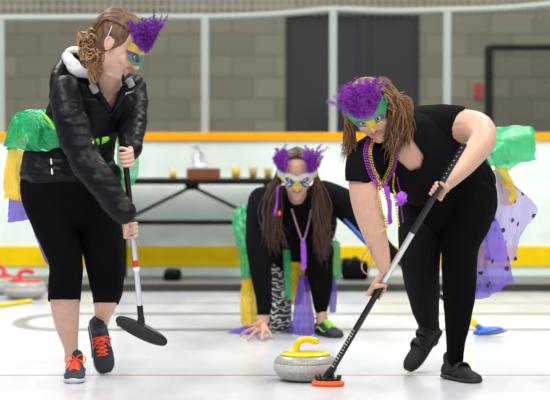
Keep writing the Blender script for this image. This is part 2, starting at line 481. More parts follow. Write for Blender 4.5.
def beads(name, pts, r, m, parent, gap=2.5, seg=8):
    q = [Vector(x) for x in cr([tuple(p) for p in pts], 14)]
    bm = bmesh.new(); t = bmesh.new(); bmesh.ops.create_icosphere(t, subdivisions=1, radius=r)
    me = bpy.data.meshes.new('b'); t.to_mesh(me); t.free()
    acc = 0; last = q[0]; step = r*gap
    def put(c):
        n0 = len(bm.verts); bm.from_mesh(me); bm.verts.ensure_lookup_table()
        for v in bm.verts[n0:]: v.co += c
    put(last)
    for a, b in zip(q, q[1:]):
        d = (b-a).length; pos = 0
        while acc+(d-pos) >= step:
            pos += step-acc; acc = 0; put(a.lerp(b, pos/d))
        acc += d-pos
    bpy.data.meshes.remove(me)
    return link_mesh(name, bm, m, parent)

exec_parts = []
# ------------------------------------------------------------------ setting
def ice_mat():
    m = bpy.data.materials.new('ice'); m.use_nodes = True; nt = m.node_tree; b = nt.nodes['Principled BSDF']
    b.inputs['Roughness'].default_value = .22; b.inputs['Specular IOR Level'].default_value = .5
    N = nt.nodes.new; Lk = nt.links.new
    geo = N('ShaderNodeNewGeometry'); sep = N('ShaderNodeSeparateXYZ'); Lk(geo.outputs['Position'], sep.inputs[0])
    n1 = N('ShaderNodeTexNoise'); n1.inputs['Scale'].default_value = 3; n1.inputs['Detail'].default_value = 6
    mp = N('ShaderNodeMapping'); mp.inputs['Scale'].default_value = (1, .35, 1); Lk(geo.outputs['Position'], mp.inputs[0]); Lk(mp.outputs[0], n1.inputs['Vector'])
    mx = N('ShaderNodeMix'); mx.data_type = 'RGBA'; mx.inputs[6].default_value = (.68, .69, .72, 1); mx.inputs[7].default_value = (.53, .54, .59, 1)
    r = N('ShaderNodeMapRange'); r.inputs[1].default_value = .35; r.inputs[2].default_value = .7; Lk(n1.outputs[0], r.inputs[0]); Lk(r.outputs[0], mx.inputs[0])
    prev = mx.outputs[2]
    def math_(op, a, b_=None, c=None):
        q = N('ShaderNodeMath'); q.operation = op
        for i, x in enumerate((a, b_, c)):
            if x is None: continue
            if isinstance(x, (int, float)): q.inputs[i].default_value = x
            else: Lk(x, q.inputs[i])
        return q.outputs[0]
    def band(dist, hw, soft, col, amt=1.0):
        nonlocal prev
        rr = N('ShaderNodeMapRange'); rr.inputs[1].default_value = hw-soft; rr.inputs[2].default_value = hw+soft
        rr.inputs[3].default_value = amt; rr.inputs[4].default_value = 0
        Lk(dist, rr.inputs[0])
        q = N('ShaderNodeMix'); q.data_type = 'RGBA'; q.inputs[7].default_value = (*col, 1)
        Lk(rr.outputs[0], q.inputs[0]); Lk(prev, q.inputs[6]); prev = q.outputs[2]
    X, Y = sep.outputs[0], sep.outputs[1]
    yl = math_('ABSOLUTE', math_('SUBTRACT', Y, 10.27))
    band(yl, .018, .008, (.36, .15, .13), .85)
    for yy, hw, a in ((13.55, .075, .85), (12.52, .075, .85), (14.35, .05, .45)):
        # straight right of x=-1.2, joined by an arc on the left
        left = math_('GREATER_THAN', X, -1.25)
        d = math_('ABSOLUTE', math_('SUBTRACT', Y, yy))
        d = math_('ADD', d, math_('MULTIPLY', math_('SUBTRACT', 1, left), 1.0 if yy < 14 else 0))
        band(d, hw, .03, (.13, .145, .13), a)
    ex = math_('DIVIDE', math_('ADD', X, 1.25), .26); ey = math_('DIVIDE', math_('SUBTRACT', Y, 13.035), .515)
    rad = math_('SQRT', math_('ADD', math_('MULTIPLY', ex, ex), math_('MULTIPLY', ey, ey)))
    d = math_('ABSOLUTE', math_('SUBTRACT', rad, 1)); d = math_('ADD', d, math_('GREATER_THAN', X, -1.25))
    band(d, .17, .07, (.13, .145, .13), .85)
    Lk(prev, b.inputs['Base Color'])
    n2 = N('ShaderNodeTexNoise'); n2.inputs['Scale'].default_value = 90; n2.inputs['Detail'].default_value = 3; Lk(geo.outputs['Position'], n2.inputs['Vector'])
    bp = N('ShaderNodeBump'); bp.inputs['Strength'].default_value = .12; bp.inputs['Distance'].default_value = .004; Lk(n2.outputs[0], bp.inputs['Height']); Lk(bp.outputs[0], b.inputs['Normal'])
    return m
bm = bmesh.new(); box(bm, -9, 9, 1, 21.0, -.06, 0); struct('floor', bm, ice_mat())

M['board'] = mat('white_board', (.82, .90, .83), .4, .2, noise_amt=.07, noise_scale=6)
M['kick'] = mat('yellow_kickplate', (.95, .64, .0), .5, .15, noise_amt=.08, noise_scale=5)
M['cap'] = mat('orange_cap', (.95, .38, .005), .5, .15)
M['kerb'] = mat('grey_ledge', (.20, .21, .20), .6, noise_amt=.2, noise_scale=8)
M['kerb_dark'] = mat('dark_bumper', (.035, .03, .018), .7, noise_amt=.3, noise_scale=4)
M['rail'] = mat('pale_rail', (.36, .40, .37), .5, .3)
M['steel'] = mat('dark_steel', (.007, .006, .004), .7, .12)
BY = 16.1
bm = bmesh.new(); box(bm, -9, 9, BY, BY+.10, .0, 1.055); struct('wall_rink_boards', bm, M['board'])
bm = bmesh.new(); box(bm, -9, 9, BY-.012, BY, .125, .275, .003); struct('baseboard_yellow_kickplate', bm, M['kick'])
bm = bmesh.new(); box(bm, -9, 9, BY-.02, BY+.12, 1.045, 1.105, .006); struct('trim_orange_cap_rail', bm, M['cap'])
bm = bmesh.new(); box(bm, -9, 9, 15.33, BY, 0, .056, .003); struct('trim_ledge', bm, M['kerb'])
bm = bmesh.new(); box(bm, -9, 9, 15.30, 15.33, 0, .053, .002); struct('trim_bumper', bm, M['kerb_dark'])

# glass panes, posts, top rail
glass = bpy.data.materials.new('rink_glass'); glass.use_nodes = True; nt = glass.node_tree
for n in list(nt.nodes): nt.nodes.remove(n)
o_ = nt.nodes.new('ShaderNodeOutputMaterial'); t_ = nt.nodes.new('ShaderNodeBsdfTransparent'); t_.inputs[0].default_value = (.93, .94, .91, 1)
g_ = nt.nodes.new('ShaderNodeBsdfGlossy'); g_.inputs['Roughness'].default_value = .1; m_ = nt.nodes.new('ShaderNodeMixShader'); m_.inputs[0].default_value = .025
nt.links.new(t_.outputs[0], m_.inputs[1]); nt.links.new(g_.outputs[0], m_.inputs[2]); nt.links.new(m_.outputs[0], o_.inputs[0])
GY = BY+.05
def gx(px): return P(px, 100, GY).x
posts = [-125, 1, 205, 333, 447, 562]
railz = [P(0, 18, GY).z, P(0, 18, GY).z, P(205, 17, GY).z, P(333, 9, GY).z, P(447, 10, GY).z, P(562, 3, GY).z]
for i, px in enumerate(posts):
    x = gx(px)
    bm = bmesh.new(); box(bm, x-.027, x+.027, GY-.02, GY+.03, 1.10, railz[i], .004)
    struct('trim_glass_post_%d' % (i+1), bm, M['rail'])
for i in range(len(posts)-1):
    a, b = gx(posts[i])+.027, gx(posts[i+1])-.027
    bm = bmesh.new(); box(bm, a, b, GY, GY+.012, 1.10, min(railz[i], railz[i+1])-.01)
    struct('window_%d' % (i+1), bm, glass)
    bm = bmesh.new(); A = Vector((gx(posts[i]), GY, railz[i])); B = Vector((gx(posts[i+1]), GY, railz[i+1])); mid = (A+B)/2
    if i > 1: mid.z -= .012
    tube(bm, [A, mid, B], [.022]*3, seg=8, sub=6); struct('trim_glass_top_rail_%d' % (i+1), bm, M['rail'], True)
# safety netting above the glass
bm = bmesh.new()
z0 = P(0, 14, GY).z
for k in range(90):
    x = -2.4+k*.055; tube(bm, [Vector((x, GY+.03, z0-.02)), Vector((x, GY+.03, z0+.9))], [.003]*2, seg=4, sub=1)
for k in range(17):
    z = z0+k*.055; tube(bm, [Vector((-2.4, GY+.03, z)), Vector((2.5, GY+.03, z))], [.003]*2, seg=4, sub=1)
net = link_mesh('safety_netting', bm, mat('net_cord', (.35, .34, .28), .8), None, False)
tag(net, 'fine pale cord safety netting stretched above the rink glass', 'netting')

# block wall behind
wm = bpy.data.materials.new('block_wall'); wm.use_nodes = True; nt = wm.node_tree; b = nt.nodes['Principled BSDF']
tc = nt.nodes.new('ShaderNodeTexCoord'); mp = nt.nodes.new('ShaderNodeMapping'); mp.inputs['Rotation'].default_value = (PI/2, 0, 0)
nt.links.new(tc.outputs['Object'], mp.inputs[0]); br = nt.nodes.new('ShaderNodeTexBrick'); nt.links.new(mp.outputs[0], br.inputs[0])
br.inputs['Color1'].default_value = (.20, .185, .135, 1); br.inputs['Color2'].default_value = (.27, .25, .19, 1); br.inputs['Mortar'].default_value = (.15, .14, .11, 1)
br.inputs['Scale'].default_value = 1; br.inputs['Brick Width'].default_value = .40; br.inputs['Row Height'].default_value = .20; br.inputs['Mortar Size'].default_value = .008
nt.links.new(br.outputs[0], b.inputs['Base Color']); b.inputs['Roughness'].default_value = .8
WY = 20.5
def wx(px): return P(px, 60, WY).x
dx0, dx1 = wx(285), wx(420); dz = P(0, 13, WY).z
bm = bmesh.new(); box(bm, -9, dx0, WY, WY+.2, 0, 4.2); box(bm, dx1, 9, WY, WY+.2, 0, 4.2); box(bm, dx0, dx1, WY, WY+.2, dz, 4.2)
struct('wall_back', bm, wm)
M['door'] = mat('dark_door', (.016, .018, .024), .6, noise_amt=.2, noise_scale=3)
M['door_frame'] = mat('dark_door_frame', (.012, .011, .010), .5)
mx_ = wx(364)
for i, (a, b_) in enumerate(((dx0+.04, mx_-.05), (mx_+.05, dx1-.04))):
    bm = bmesh.new(); box(bm, a, b_, WY+.08, WY+.13, 0, dz-.04, .004)
    d = struct('door_%d' % (i+1), bm, M['door'])
    bm = bmesh.new(); s = b_-.12 if i == 0 else a+.06; box(bm, s, s+.03, WY+.03, WY+.08, 1.0, 1.28, .005); link_mesh('door_handle', bm, M['steel'], d)
bm = bmesh.new(); box(bm, mx_-.05, mx_+.05, WY+.05, WY+.14, 0, dz); box(bm, dx0, dx0+.04, WY+.05, WY+.16, 0, dz); box(bm, dx1-.04, dx1, WY+.05, WY+.16, 0, dz); box(bm, dx0+.04, dx1-.04, WY+.05, WY+.16, dz-.04, dz)
struct('trim_door_frame', bm, M['door_frame'])

# red alarm box on the wall
a = P(478, 91, WY)
t = thing('alarm_box', 'small red alarm box mounted on the block wall right of the dark doors', 'alarm', (a.x, WY, a.z))
bm = bmesh.new(); box(bm, a.x-.035, a.x+.035, WY-.05, WY, a.z-.075, a.z+.075, .01); link_mesh('housing', bm, mat('alarm_red', (.45, .03, .012), .5), t, False)
bm = bmesh.new(); ball(bm, (a.x, WY-.052, a.z+.02), (.02, .008, .02), seg=10); link_mesh('button', bm, M['red'], t)

# cage behind the glass on the right
CYY = 19.0
c0 = P(491, 47, CYY); c1 = P(600, 50, CYY)
t = thing('wire_cage', 'dark metal framed wire cage standing behind the glass at the right', 'cage', ((c0.x+c1.x)/2, CYY, 0))
bm = bmesh.new()
for x in (c0.x, c1.x):
    for y in (CYY, CYY+.35): tube(bm, [Vector((x, y, 0)), Vector((x, y, c0.z))], [.022]*2, seg=8, sub=1)
for y in (CYY, CYY+.35): tube(bm, [Vector((c0.x, y, c0.z)), Vector((c1.x, y, c0.z))], [.024]*2, seg=8, sub=1)
for x in (c0.x, c1.x): tube(bm, [Vector((x, CYY, c0.z)), Vector((x, CYY+.35, c0.z))], [.022]*2, seg=8, sub=1)
link_mesh('frame', bm, M['steel'], t)
bm = bmesh.new(); k = 0
x = c0.x
while x < c1.x:
    tube(bm, [Vector((x, CYY, 0)), Vector((x, CYY, c0.z))], [.003]*2, seg=4, sub=1); x += .04
z = .04
while z < c0.z:
    tube(bm, [Vector((c0.x, CYY, z)), Vector((c1.x, CYY, z))], [.003]*2, seg=4, sub=1); z += .04
link_mesh('wire_mesh', bm, M['steel'], t)

# ------------------------------------------------------------------ light
w = bpy.data.worlds.new('world'); scene.world = w; w.use_nodes = True
w.node_tree.nodes['Background'].inputs[0].default_value = (.93, .97, 1, 1); w.node_tree.nodes['Background'].inputs[1].default_value = .40
def area(name, loc, sx, sy, e, rot=(0, 0, 0), col=(1, 1, .97)):
    l = bpy.data.lights.new(name, 'AREA'); l.shape = 'RECTANGLE'; l.size = sx; l.size_y = sy; l.energy = e; l.color = col
    o = bpy.data.objects.new(name, l); COL.objects.link(o); o.location = loc; o.rotation_euler = rot; return o
area('arena_lamp', (-3.0, 8.0, 6.0), 1.2, 4, 270)
area('arena_lamp', (3.0, 8.0, 6.0), 1.2, 4, 270)
area('arena_lamp', (0.0, 5.0, 5.5), 3, 1.0, 200)
area('arena_lamp', (-2.5, 13.5, 5.5), 1.2, 4, 215)
area('arena_lamp', (2.5, 13.5, 5.5), 1.2, 4, 215)
area('arena_lamp', (0, 18.5, 4.6), 6, .8, 48)
vs = scene.view_settings; scene.display_settings.display_device = 'sRGB'
vs.view_transform = 'Standard'; vs.look = 'None'; vs.gamma = 1; vs.exposure = .12; vs.use_curve_mapping = False

# ------------------------------------------------------------------ curling stones
def granite():
    m = mat('granite', (.34, .33, .31), .3, .5); nt = m.node_tree; b = nt.nodes['Principled BSDF']
    tc = nt.nodes.new('ShaderNodeTexCoord'); n = nt.nodes.new('ShaderNodeTexNoise'); n.inputs['Scale'].default_value = 140; n.inputs['Detail'].default_value = 5
    nt.links.new(tc.outputs['Object'], n.inputs['Vector'])
    cr_ = nt.nodes.new('ShaderNodeValToRGB'); cr_.color_ramp.elements[0].position = .3; cr_.color_ramp.elements[0].color = (.25, .24, .215, 1)
    cr_.color_ramp.elements[1].position = .7; cr_.color_ramp.elements[1].color = (.50, .49, .455, 1)
    nt.links.new(n.outputs[0], cr_.inputs[0]); nt.links.new(cr_.outputs[0], b.inputs['Base Color'])
    return m
M['granite'] = granite(); M['granite_band'] = mat('granite_band', (.58, .57, .54), .6, .3, noise_amt=.25, noise_scale=160)
def lathe(bm, prof, c, seg=48):
    rings = []
    for r, z in prof: rings.append([bm.verts.new(Vector((c[0]+r*math.cos(2*PI*k/seg), c[1]+r*math.sin(2*PI*k/seg), c[2]+z))) for k in range(seg)])
    fs = []
    for A, B in zip(rings, rings[1:]):
        for k in range(seg): fs.append(bm.faces.new((A[k], A[(k+1) % seg], B[(k+1) % seg], B[k])))
    fs.append(bm.faces.new(rings[0][::-1])); fs.append(bm.faces.new(rings[-1]))
    bmesh.ops.recalc_face_normals(bm, faces=fs)
def stone(loc, hm, label, ang=0, group=None):
    t = thing('curling_stone', label, 'curling stone', loc, group)
    x, y, z = loc
    bm = bmesh.new(); lathe(bm, [(.060, 0), (.066, .0), (.098, .006), (.122, .018), (.138, .036), (.1445, .050), (.1450, .052)], loc); 
    lathe(bm, [(.1450, .082), (.142, .092), (.132, .106), (.118, .116), (.100, .121), (.04, .122)], loc)
    link_mesh('granite_body', bm, M['granite'], t)
    bm = bmesh.new(); lathe(bm, [(.1449, .051), (.1462, .053), (.1462, .081), (.1449, .083)], loc); link_mesh('striking_band', bm, M['granite_band'], t)
    bm = bmesh.new(); R = Matrix.Rotation(ang, 4, 'Z'); V = Vector
    lathe(bm, [(.104, .118), (.112, .119), (.112, .124), (.104, .129), (.05, .133), (.01, .134)], (0, 0, 0))
    h = link_base = None
    tb = bmesh.new()
    tube(tb, [V((-.058, 0, .122)), V((-.046, 0, .140)), V((-.040, 0, .162)), V((-.026, 0, .181)), V((.0, 0, .189)), (V((.03, 0, .185))), V((.050, 0, .178))], [(.032, .026), (.022, .021), (.016, .017), (.0155, .017), (.0155, .0175), (.016, .018), (.0155, .017)], seg=16, sub=5)
    bm.transform(Matrix.Translation(V(loc)) @ R); tb.transform(Matrix.Translation(V(loc)) @ R)
    b = link_mesh('handle_base', bm, hm, t); link_mesh('grip', tb, hm, b)
    return t
c = P(305, 380, 10.16)
stone((c.x, 10.06, 0), M['yellow_pl'], 'grey granite curling stone with yellow handle in front of the orange broom pad', .15)
c = P(-1, 290, 15.1); stone((c.x, 15.12, 0), M['red'], 'grey curling stone with red handle at the far left edge of the ice', 2.6)
c = P(25, 290, 14.7); stone((c.x, 14.7, 0), M['red'], 'grey curling stone with red handle behind the left woman, near her purple tulle', .4)
# yellow hose line on the ice at the left
bm = bmesh.new(); q = [P(-20, 306, 13.8), P(8, 303, 14.1), P(20, 299.5, 14.25), P(31, 297, 14.35)]
for v in q: v.z = .014
tube(bm, q, [.014]*4, seg=8); tag(link_mesh('yellow_pole', bm, M['yellow_pl']), 'thin yellow pole lying on the ice at the far left', 'pole')

# ------------------------------------------------------------------ table with drinks
TY = 15.72
ta, tb_ = P(100, 181, TY), P(283, 181, TY); zt = ta.z+.017
t = thing('trestle_table', 'long dark folding table with braces standing before the white boards', 'table', ((ta.x+tb_.x)/2, TY, .056))
bm = bmesh.new(); box(bm, ta.x, tb_.x, TY-.28, TY+.28, zt-.035, zt, .006); link_mesh('tabletop', bm, M['steel'], t, False)
zs = P(0, 221, TY).z
xl, xr, xc = P(122, 0, TY).x, P(266, 0, TY).x, P(193, 0, TY).x
for x in (xl, xr):
    for y in (TY-.22, TY+.22):
        bm = bmesh.new(); box(bm, x-.018, x+.018, y-.018, y+.018, .056, zt-.035); link_mesh('leg', bm, M['steel'], t, False)
bm = bmesh.new()
box(bm, xl, xr, TY-.24, TY-.20, zs-.018, zs+.018)
link_mesh('stretcher', bm, M['steel'], t, False)
for x in (xl, xr):
    bm = bmesh.new(); tube(bm, [Vector((xc, TY-.22, zt-.05)), Vector((x, TY-.22, zs))], [.012]*2, seg=8, sub=1); link_mesh('brace', bm, M['steel'], t)
bm = bmesh.new(); box(bm, xc-.05, xc+.05, TY-.25, TY-.19, zt-.075, zt-.035, .004); link_mesh('bracket', bm, M['steel'], t, False)

M['beer'] = mat('yellow_drink', (.85, .58, .01), .5, .1); M['beer_d'] = mat('amber_drink', (.50, .31, .01), .5, .1)
M['cup'] = mat('clear_cup', (.85, .87, .85), .15, alpha=.10)
def cup(px, dm, label, k=1.0, fill=.62):
    c = P(px, 178, TY-.1)
    t = thing('plastic_cup', label, 'cup', (c.x, TY-.1, zt), 'plastic cups of drink on the table')
    bm = bmesh.new(); lathe(bm, [(.025*k, .001), (.034*k, .105*k), (.0335*k, .105*k), (.0245*k, .004)], (c.x, TY-.1, zt), 20); link_mesh('cup_wall', bm, M['cup'], t)
    bm = bmesh.new(); lathe(bm, [(.024*k, .004), ((.0245+.0085*fill)*k, .105*k*fill)], (c.x, TY-.1, zt), 20); link_mesh('drink', bm, dm, t)
cup(173, M['beer'], 'clear plastic cup of yellow drink left of the brown tray', .9, .6)
cup(236, M['beer'], 'clear plastic cup of yellow drink just right of the brown tray', 1.05, .8)
cup(253, M['beer_d'], 'clear plastic cup of darker amber drink, second cup right of the tray', .95, .8)
cup(268, M['beer_d'], 'clear plastic cup of drink half hidden beside the kneeling woman', .9, .8)
c0 = P(187, 175, TY-.12); c1 = P(220, 175, TY-.12)
t = thing('serving_tray', 'reddish brown wooden box tray on the dark table', 'tray', ((c0.x+c1.x)/2, TY-.12, zt))
bm = bmesh.new(); bw = mat('brown_wood', (.22, .055, .018), .5, noise_amt=.3, noise_scale=30)
box(bm, c0.x, c1.x, TY-.2, TY-.185, zt, zt+.075, .002); box(bm, c0.x, c1.x, TY-.015, TY, zt, zt+.075, .002)
box(bm, c0.x, c0.x+.014, TY-.185, TY-.015, zt, zt+.075, .002); box(bm, c1.x-.014, c1.x, TY-.185, TY-.015, zt, zt+.075, .002)
link_mesh('sides', bm, bw, t, False)
bm = bmesh.new(); box(bm, c0.x+.01, c1.x-.01, TY-.19, TY-.01, zt, zt+.05); link_mesh('base', bm, bw, t, False)
# crumpled tissue standing in the tray
nap = drape('paper_napkins', [[(191, 146, TY-.1), (197, 143, TY-.08), (203, 152, TY-.1)], [(191, 156, TY-.12), (199, 154, TY-.06), (206, 158, TY-.1)], [(193, 167, TY-.1), (200, 168, TY-.14), (208, 167, TY-.1)]], mat('paper', (.62, .64, .64), .8), None, rip=.02, freq=2, crumple=.01)
s_ = nap.modifiers.new('thickness', 'SOLIDIFY'); s_.thickness = .004
tag(nap, 'crumpled grey white paper napkins standing in the brown tray', 'napkins')

# dark bags on the ledge
def bag(px0, px1, py0, D, label, name='duffel_bag'):
    a = P(px0, 270, D); b = P(px1, 270, D); top = P(px0, py0, D).z
    t = thing(name, label, 'bag', ((a.x+b.x)/2, D, .056)); h = top-.056; w = (b.x-a.x)/2; cx = (a.x+b.x)/2
    bm = bmesh.new(); box(bm, a.x, b.x, D-.14, D+.14, .056, .056+h*.85, min(.04, h*.3))
    for v in bm.verts: v.co.z += .015*noise.noise(v.co*9)*(1 if v.co.z > .1 else 0)
    link_mesh('bag_body', bm, M['knit'], t)
    bm = bmesh.new(); tube(bm, [Vector((cx-w*.5, D-.13, .056+h*.7)), Vector((cx, D-.12, .056+h)), Vector((cx+w*.5, D-.13, .056+h*.7))], [.01]*3, seg=8); link_mesh('strap', bm, M['black_pl'], t)
bag(341, 368, 256, 15.75, 'black bag on the ledge behind the kneeling woman\'s arm')
bag(164, 181, 268, 15.7, 'small dark pouch on the ledge below the table', 'pouch')

# ------------------------------------------------------------------ brooms
def seg_tube(name, a, b, r, m, parent, seg=14):
    bm = bmesh.new(); tube(bm, [a, a.lerp(b, .5), b], [r]*3, seg=seg, sub=1); return link_mesh(name, bm, m, parent)
# left woman's broom, carried in the air
BA0, BA1 = P(124.5, 150, 9.74), P(141, 318, 9.84)
t = thing('curling_broom', 'black and silver curling broom held by the woman in the black jacket', 'broom', BA1)
LA = lambda k: BA0.lerp(BA1, k)
seg_tube('grip', LA(.035), LA(.46), .0135, M['carbon'], t); seg_tube('shaft', LA(.455), LA(.985), .0125, M['silver'], t)
for a, b_, mm in ((.38, .40, 'red'), (.43, .45, 'white_print'), (.66, .685, 'red'), (.70, .71, 'white_print'), (.93, .985, 'black_pl')):
    seg_tube('band', LA(a), LA(b_), .0142, M[mm], t)
bm = bmesh.new(); tb = bmesh.new(); ball(tb, (0, 0, 0), (.128, .036, .026), seg=28)
for v in tb.verts:
    x, y, z = v.co; v.co.y = math.copysign(abs(y/.036)**.8*.036, y); v.co.z = math.copysign(abs(z/.026)**.6*.022, z)
c = P(141.5, 331, 9.86); lx = (P(168, 344, 9.86)-P(115, 318, 9.86)).normalized(); dz_ = Vector((0, -.85, -.35)); dz_ = (dz_-lx*dz_.dot(lx)).normalized(); ly = dz_.cross(lx)
Hm = Matrix.Identity(4)
for i in range(3): Hm[i][0], Hm[i][1], Hm[i][2], Hm[i][3] = lx[i], ly[i], dz_[i], c[i]
tb.transform(Hm); add(bm, tb); hd = link_mesh('broom_head', bm, M['black_pl'], t)
bm = bmesh.new(); tb = bmesh.new(); ball(tb, (0, 0, .012), (.118, .030, .016), seg=24); tb.transform(Hm); add(bm, tb); link_mesh('pad', bm, mat('black_pad', (.02, .02, .022), .9), hd)
bm = bmesh.new()
for k in range(6):
    tb = bmesh.new(); ball(tb, (-.105+k*.018, -.028, -.012), (.008, .010, .010), seg=8); tb.transform(Hm); add(bm, tb)
tube(bm, [BA1, c], [.016, .02], seg=10, sub=2)
link_mesh('hinge', bm, M['black_pl'], hd)

# right woman's broom, pad on the ice
BB0, BB1 = P(464, 145, 9.50), P(329, 375, 9.86)
LB = lambda k: BB0.lerp(BB1, k)
t = thing('curling_broom', 'black curling broom with an orange pad on the ice beside the stone', 'broom', (BB1.x, BB1.y, 0))
seg_tube('grip', LB(0), LB(.37), .0135, M['carbon'], t); seg_tube('shaft', LB(.365), LB(.60), .013, M['silver'], t); seg_tube('lower_shaft', LB(.595), LB(1), .0138, M['carbon'], t)
c = P(328, 384, 9.85); c.z = 0
bm = bmesh.new(); tb = bmesh.new(); bmesh.ops.create_cone(tb, cap_ends=True, segments=40, radius1=.070, radius2=.068, depth=.024)
bmesh.ops.bevel(tb, geom=[e for e in tb.edges if len(e.link_faces) == 2 and any(len(f.verts) > 5 for f in e.link_faces)], offset=.006, segments=3, affect='EDGES')
for v in tb.verts: v.co.x *= 1.07; v.co.y *= .70; v.co.z += .0125
tb.transform(Matrix.Translation(c) @ Matrix.Rotation(-.12, 4, 'Z')); add(bm, tb)
pad = link_mesh('pad', bm, M['orange_pad'], t)
bm = bmesh.new()
ball(bm, (c.x, c.y, .030), (.056, .034, .012), seg=20)
for k in range(11):
    a = 2*PI*k/11; tube(bm, [c+Vector((.048*math.cos(a), .030*math.sin(a), .024)), c+Vector((.056*math.cos(a), .034*math.sin(a), .042+.01*random.random()))], [.008, .006], seg=7, sub=1)
tube(bm, [c+Vector((-.01, 0, .03)), c+Vector((.0, 0, .05)), BB1.lerp(BB0, .03)], [.018, .018, .016], seg=12)
link_mesh('broom_head', bm, M['black_pl'], t)
# white lettering down the lower shaft (illegible in the photo): small marks wrapped on the tube
ax = (BB1-BB0).normalized(); sd = ax.cross(Vector((0, 1, 0))).normalized(); fwd = -(ax.cross(sd)).normalized()
if fwd.y > 0: fwd = -fwd
bm = bmesh.new()
for k in range(15):
    p = LB(.80+.0122*k); w_ = random.choice((.006, .008, .004))
    for th in (-.95, -.55, -.15) if k % 3 else (-.95, -.3):
        d = fwd*math.cos(th)+sd*math.sin(th)
        tube(bm, [p+d*.0138-ax*.0025*w_/.006, p+d*.0138+ax*.0025*w_/.006], [.0014]*2, seg=5, sub=1)
link_mesh('lettering', bm, M['white_print'], t)
# small white squares on the grip
bm = bmesh.new()
for k in range(9):
    p = LB(.01+.018*k)
    d = fwd*math.cos(-.3)+sd*math.sin(-.3); ball(bm, tuple(p+d*.0132), .0022, seg=6)
link_mesh('grip_print', bm, M['white_print'], t)

# kneeling woman's broom trailing behind the right woman
c = P(486, 336, 12.1); c.z = 0
t = thing('curling_broom', 'blue headed curling broom with yellow collar behind the right woman\'s feet', 'broom', c)
h0 = P(398, 262, 12.08)
b1 = c+Vector((-.035, 0, .05))
ya = b1.lerp(h0, .16)
seg_tube('shaft', h0, ya, .0125, M['carbon'], t); seg_tube('collar', ya, b1.lerp(h0, .06), .019, M['yellow_pl'], t)
bl = mat('blue_plastic', (.03, .12, .50), .4)
bm = bmesh.new(); tb = bmesh.new(); ball(tb, (0, 0, 0), (.085, .04, .022), seg=20)
tb.transform(Matrix.Translation(c+Vector((.01, 0, .032))) @ Matrix.Rotation(-.15, 4, 'Y')); add(bm, tb)
tube(bm, [b1.lerp(h0, .09), b1, c+Vector((-.01, 0, .035))], [.013, .016, .022], seg=10); hd = link_mesh('broom_head', bm, bl, t)
bm = bmesh.new(); tb = bmesh.new(); ball(tb, (.03, 0, -.008), (.075, .036, .014), seg=20); tb.transform(Matrix.Translation(c+Vector((.01, 0, .028))) @ Matrix.Rotation(-.15, 4, 'Y')); add(bm, tb); link_mesh('pad', bm, mat('grey_pad', (.18, .19, .22), .8), hd)

# ------------------------------------------------------------------ woman A: black jacket
A = thing('person', 'woman in a black jacket and cropped leggings looking down, holding a broom, orange laced trainers', 'person', tuple(P(85, 378, 10.1)))
A.location.z = 0
HA = frame(P(117.5, 44, 9.84), (.80, -.20, -.57), (.55, -.12, .80), 1.2)
trunk = [(70, 174, 10.07, 51.5, 36), (71, 155, 10.07, 45, 30), (80, 128, 10.07, 38, 27), (90, 104, 10.07, 40, 27), (97, 88, 10.07, 38, 25), (102, 76, 10.07, 24, 19)]
near = [(66, 90, 9.92, 15, 16), (70, 118, 9.82, 17, 16), (85, 158, 9.76, 16, 15), (108, 192, 9.70, 14, 13), (125, 215, 9.68, 10, 10)]
far = [(129, 88, 10.2, 17, 16), (133, 112, 10.12, 14, 14), (131, 136, 9.98, 12, 12), (130, 150, 9.90, 10, 10)]
hipsA = [(70, 168, 10.07, 47, 32), (70, 188, 10.07, 50, 34), (74, 208, 10.07, 46, 32)]
lrA = [(48, 195, 10.05, 27, 28), (53, 215, 10.03, 24, 26), (60, 240, 10.0, 20, 22), (66, 262, 9.98, 17, 19), (65, 284, 10.0, 16.5, 17), (64, 300, 10.03, 16, 16)]
llA = [(93, 195, 10.1, 29, 28), (99, 225, 10.08, 24, 25), (103, 252, 10.05, 20, 21), (106, 275, 10.05, 18, 18), (107, 290, 10.12, 15.5, 16), (106, 301, 10.2, 12.5, 14)]
crA = [(65, 285, 10.02, 15, 15), (65, 303, 10.06, 14.8, 15), (67, 325, 10.12, 12, 13), (70.5, 345, 10.15, 7.6, 9), (72, 358, 10.15, 6.8, 9), (74, 372, 10.12, 7, 9)]
clA = [(106, 285, 10.12, 13, 14), (105.5, 303, 10.22, 11.5, 13), (103, 316, 10.35, 8, 10), (101, 330, 10.43, 6, 7), (101.5, 345, 10.42, 5.5, 6)]
bm = bmesh.new(); head(bm, HA)
for c in (trunk, near, far, hipsA, lrA, llA): chain(bm, c, .86)
for c in (crA, clA): chain(bm, c)
chain(bm, [(110, 50, 9.88, 12, 13), (108, 68, 9.94, 12.5, 13), (108, 84, 10.02, 14, 14), (109, 99, 10.06, 13, 12), (110, 110, 10.09, 12, 11)])
s_ = (BA1-BA0).normalized(); yA = Vector((0, -1, 0))
pl = BA0.lerp(BA1, (229-150)/168); pu = BA0.lerp(BA1, (159-150)/168)
wl = P(126.5, 216, 9.70); wu = P(130, 150, 9.88)
grip(bm, pl, s_, Vector((-.9, -.3, .1)), .0125, -1, wl, 1.0, 1)
grip(bm, pu, s_, Vector((.8, .35, .3)), .0135, 1, wu, 1.0, 1)
chain(bm, [(118, 206, 9.69, 8, 8), (127, 217, 9.70, 6, 6)])
chain(bm, [(131, 140, 9.95, 7, 7), (130, 151, 9.87, 6, 6)])
body = remesh('body', bm, .003, [M['skin_a'], M['lip_a']], A, 3, matfn=lips_fn(HA))
eyes(HA, A)
# jacket
bm = bmesh.new()
for c in (trunk, near, far): chain(bm, c, 1.0, 22)
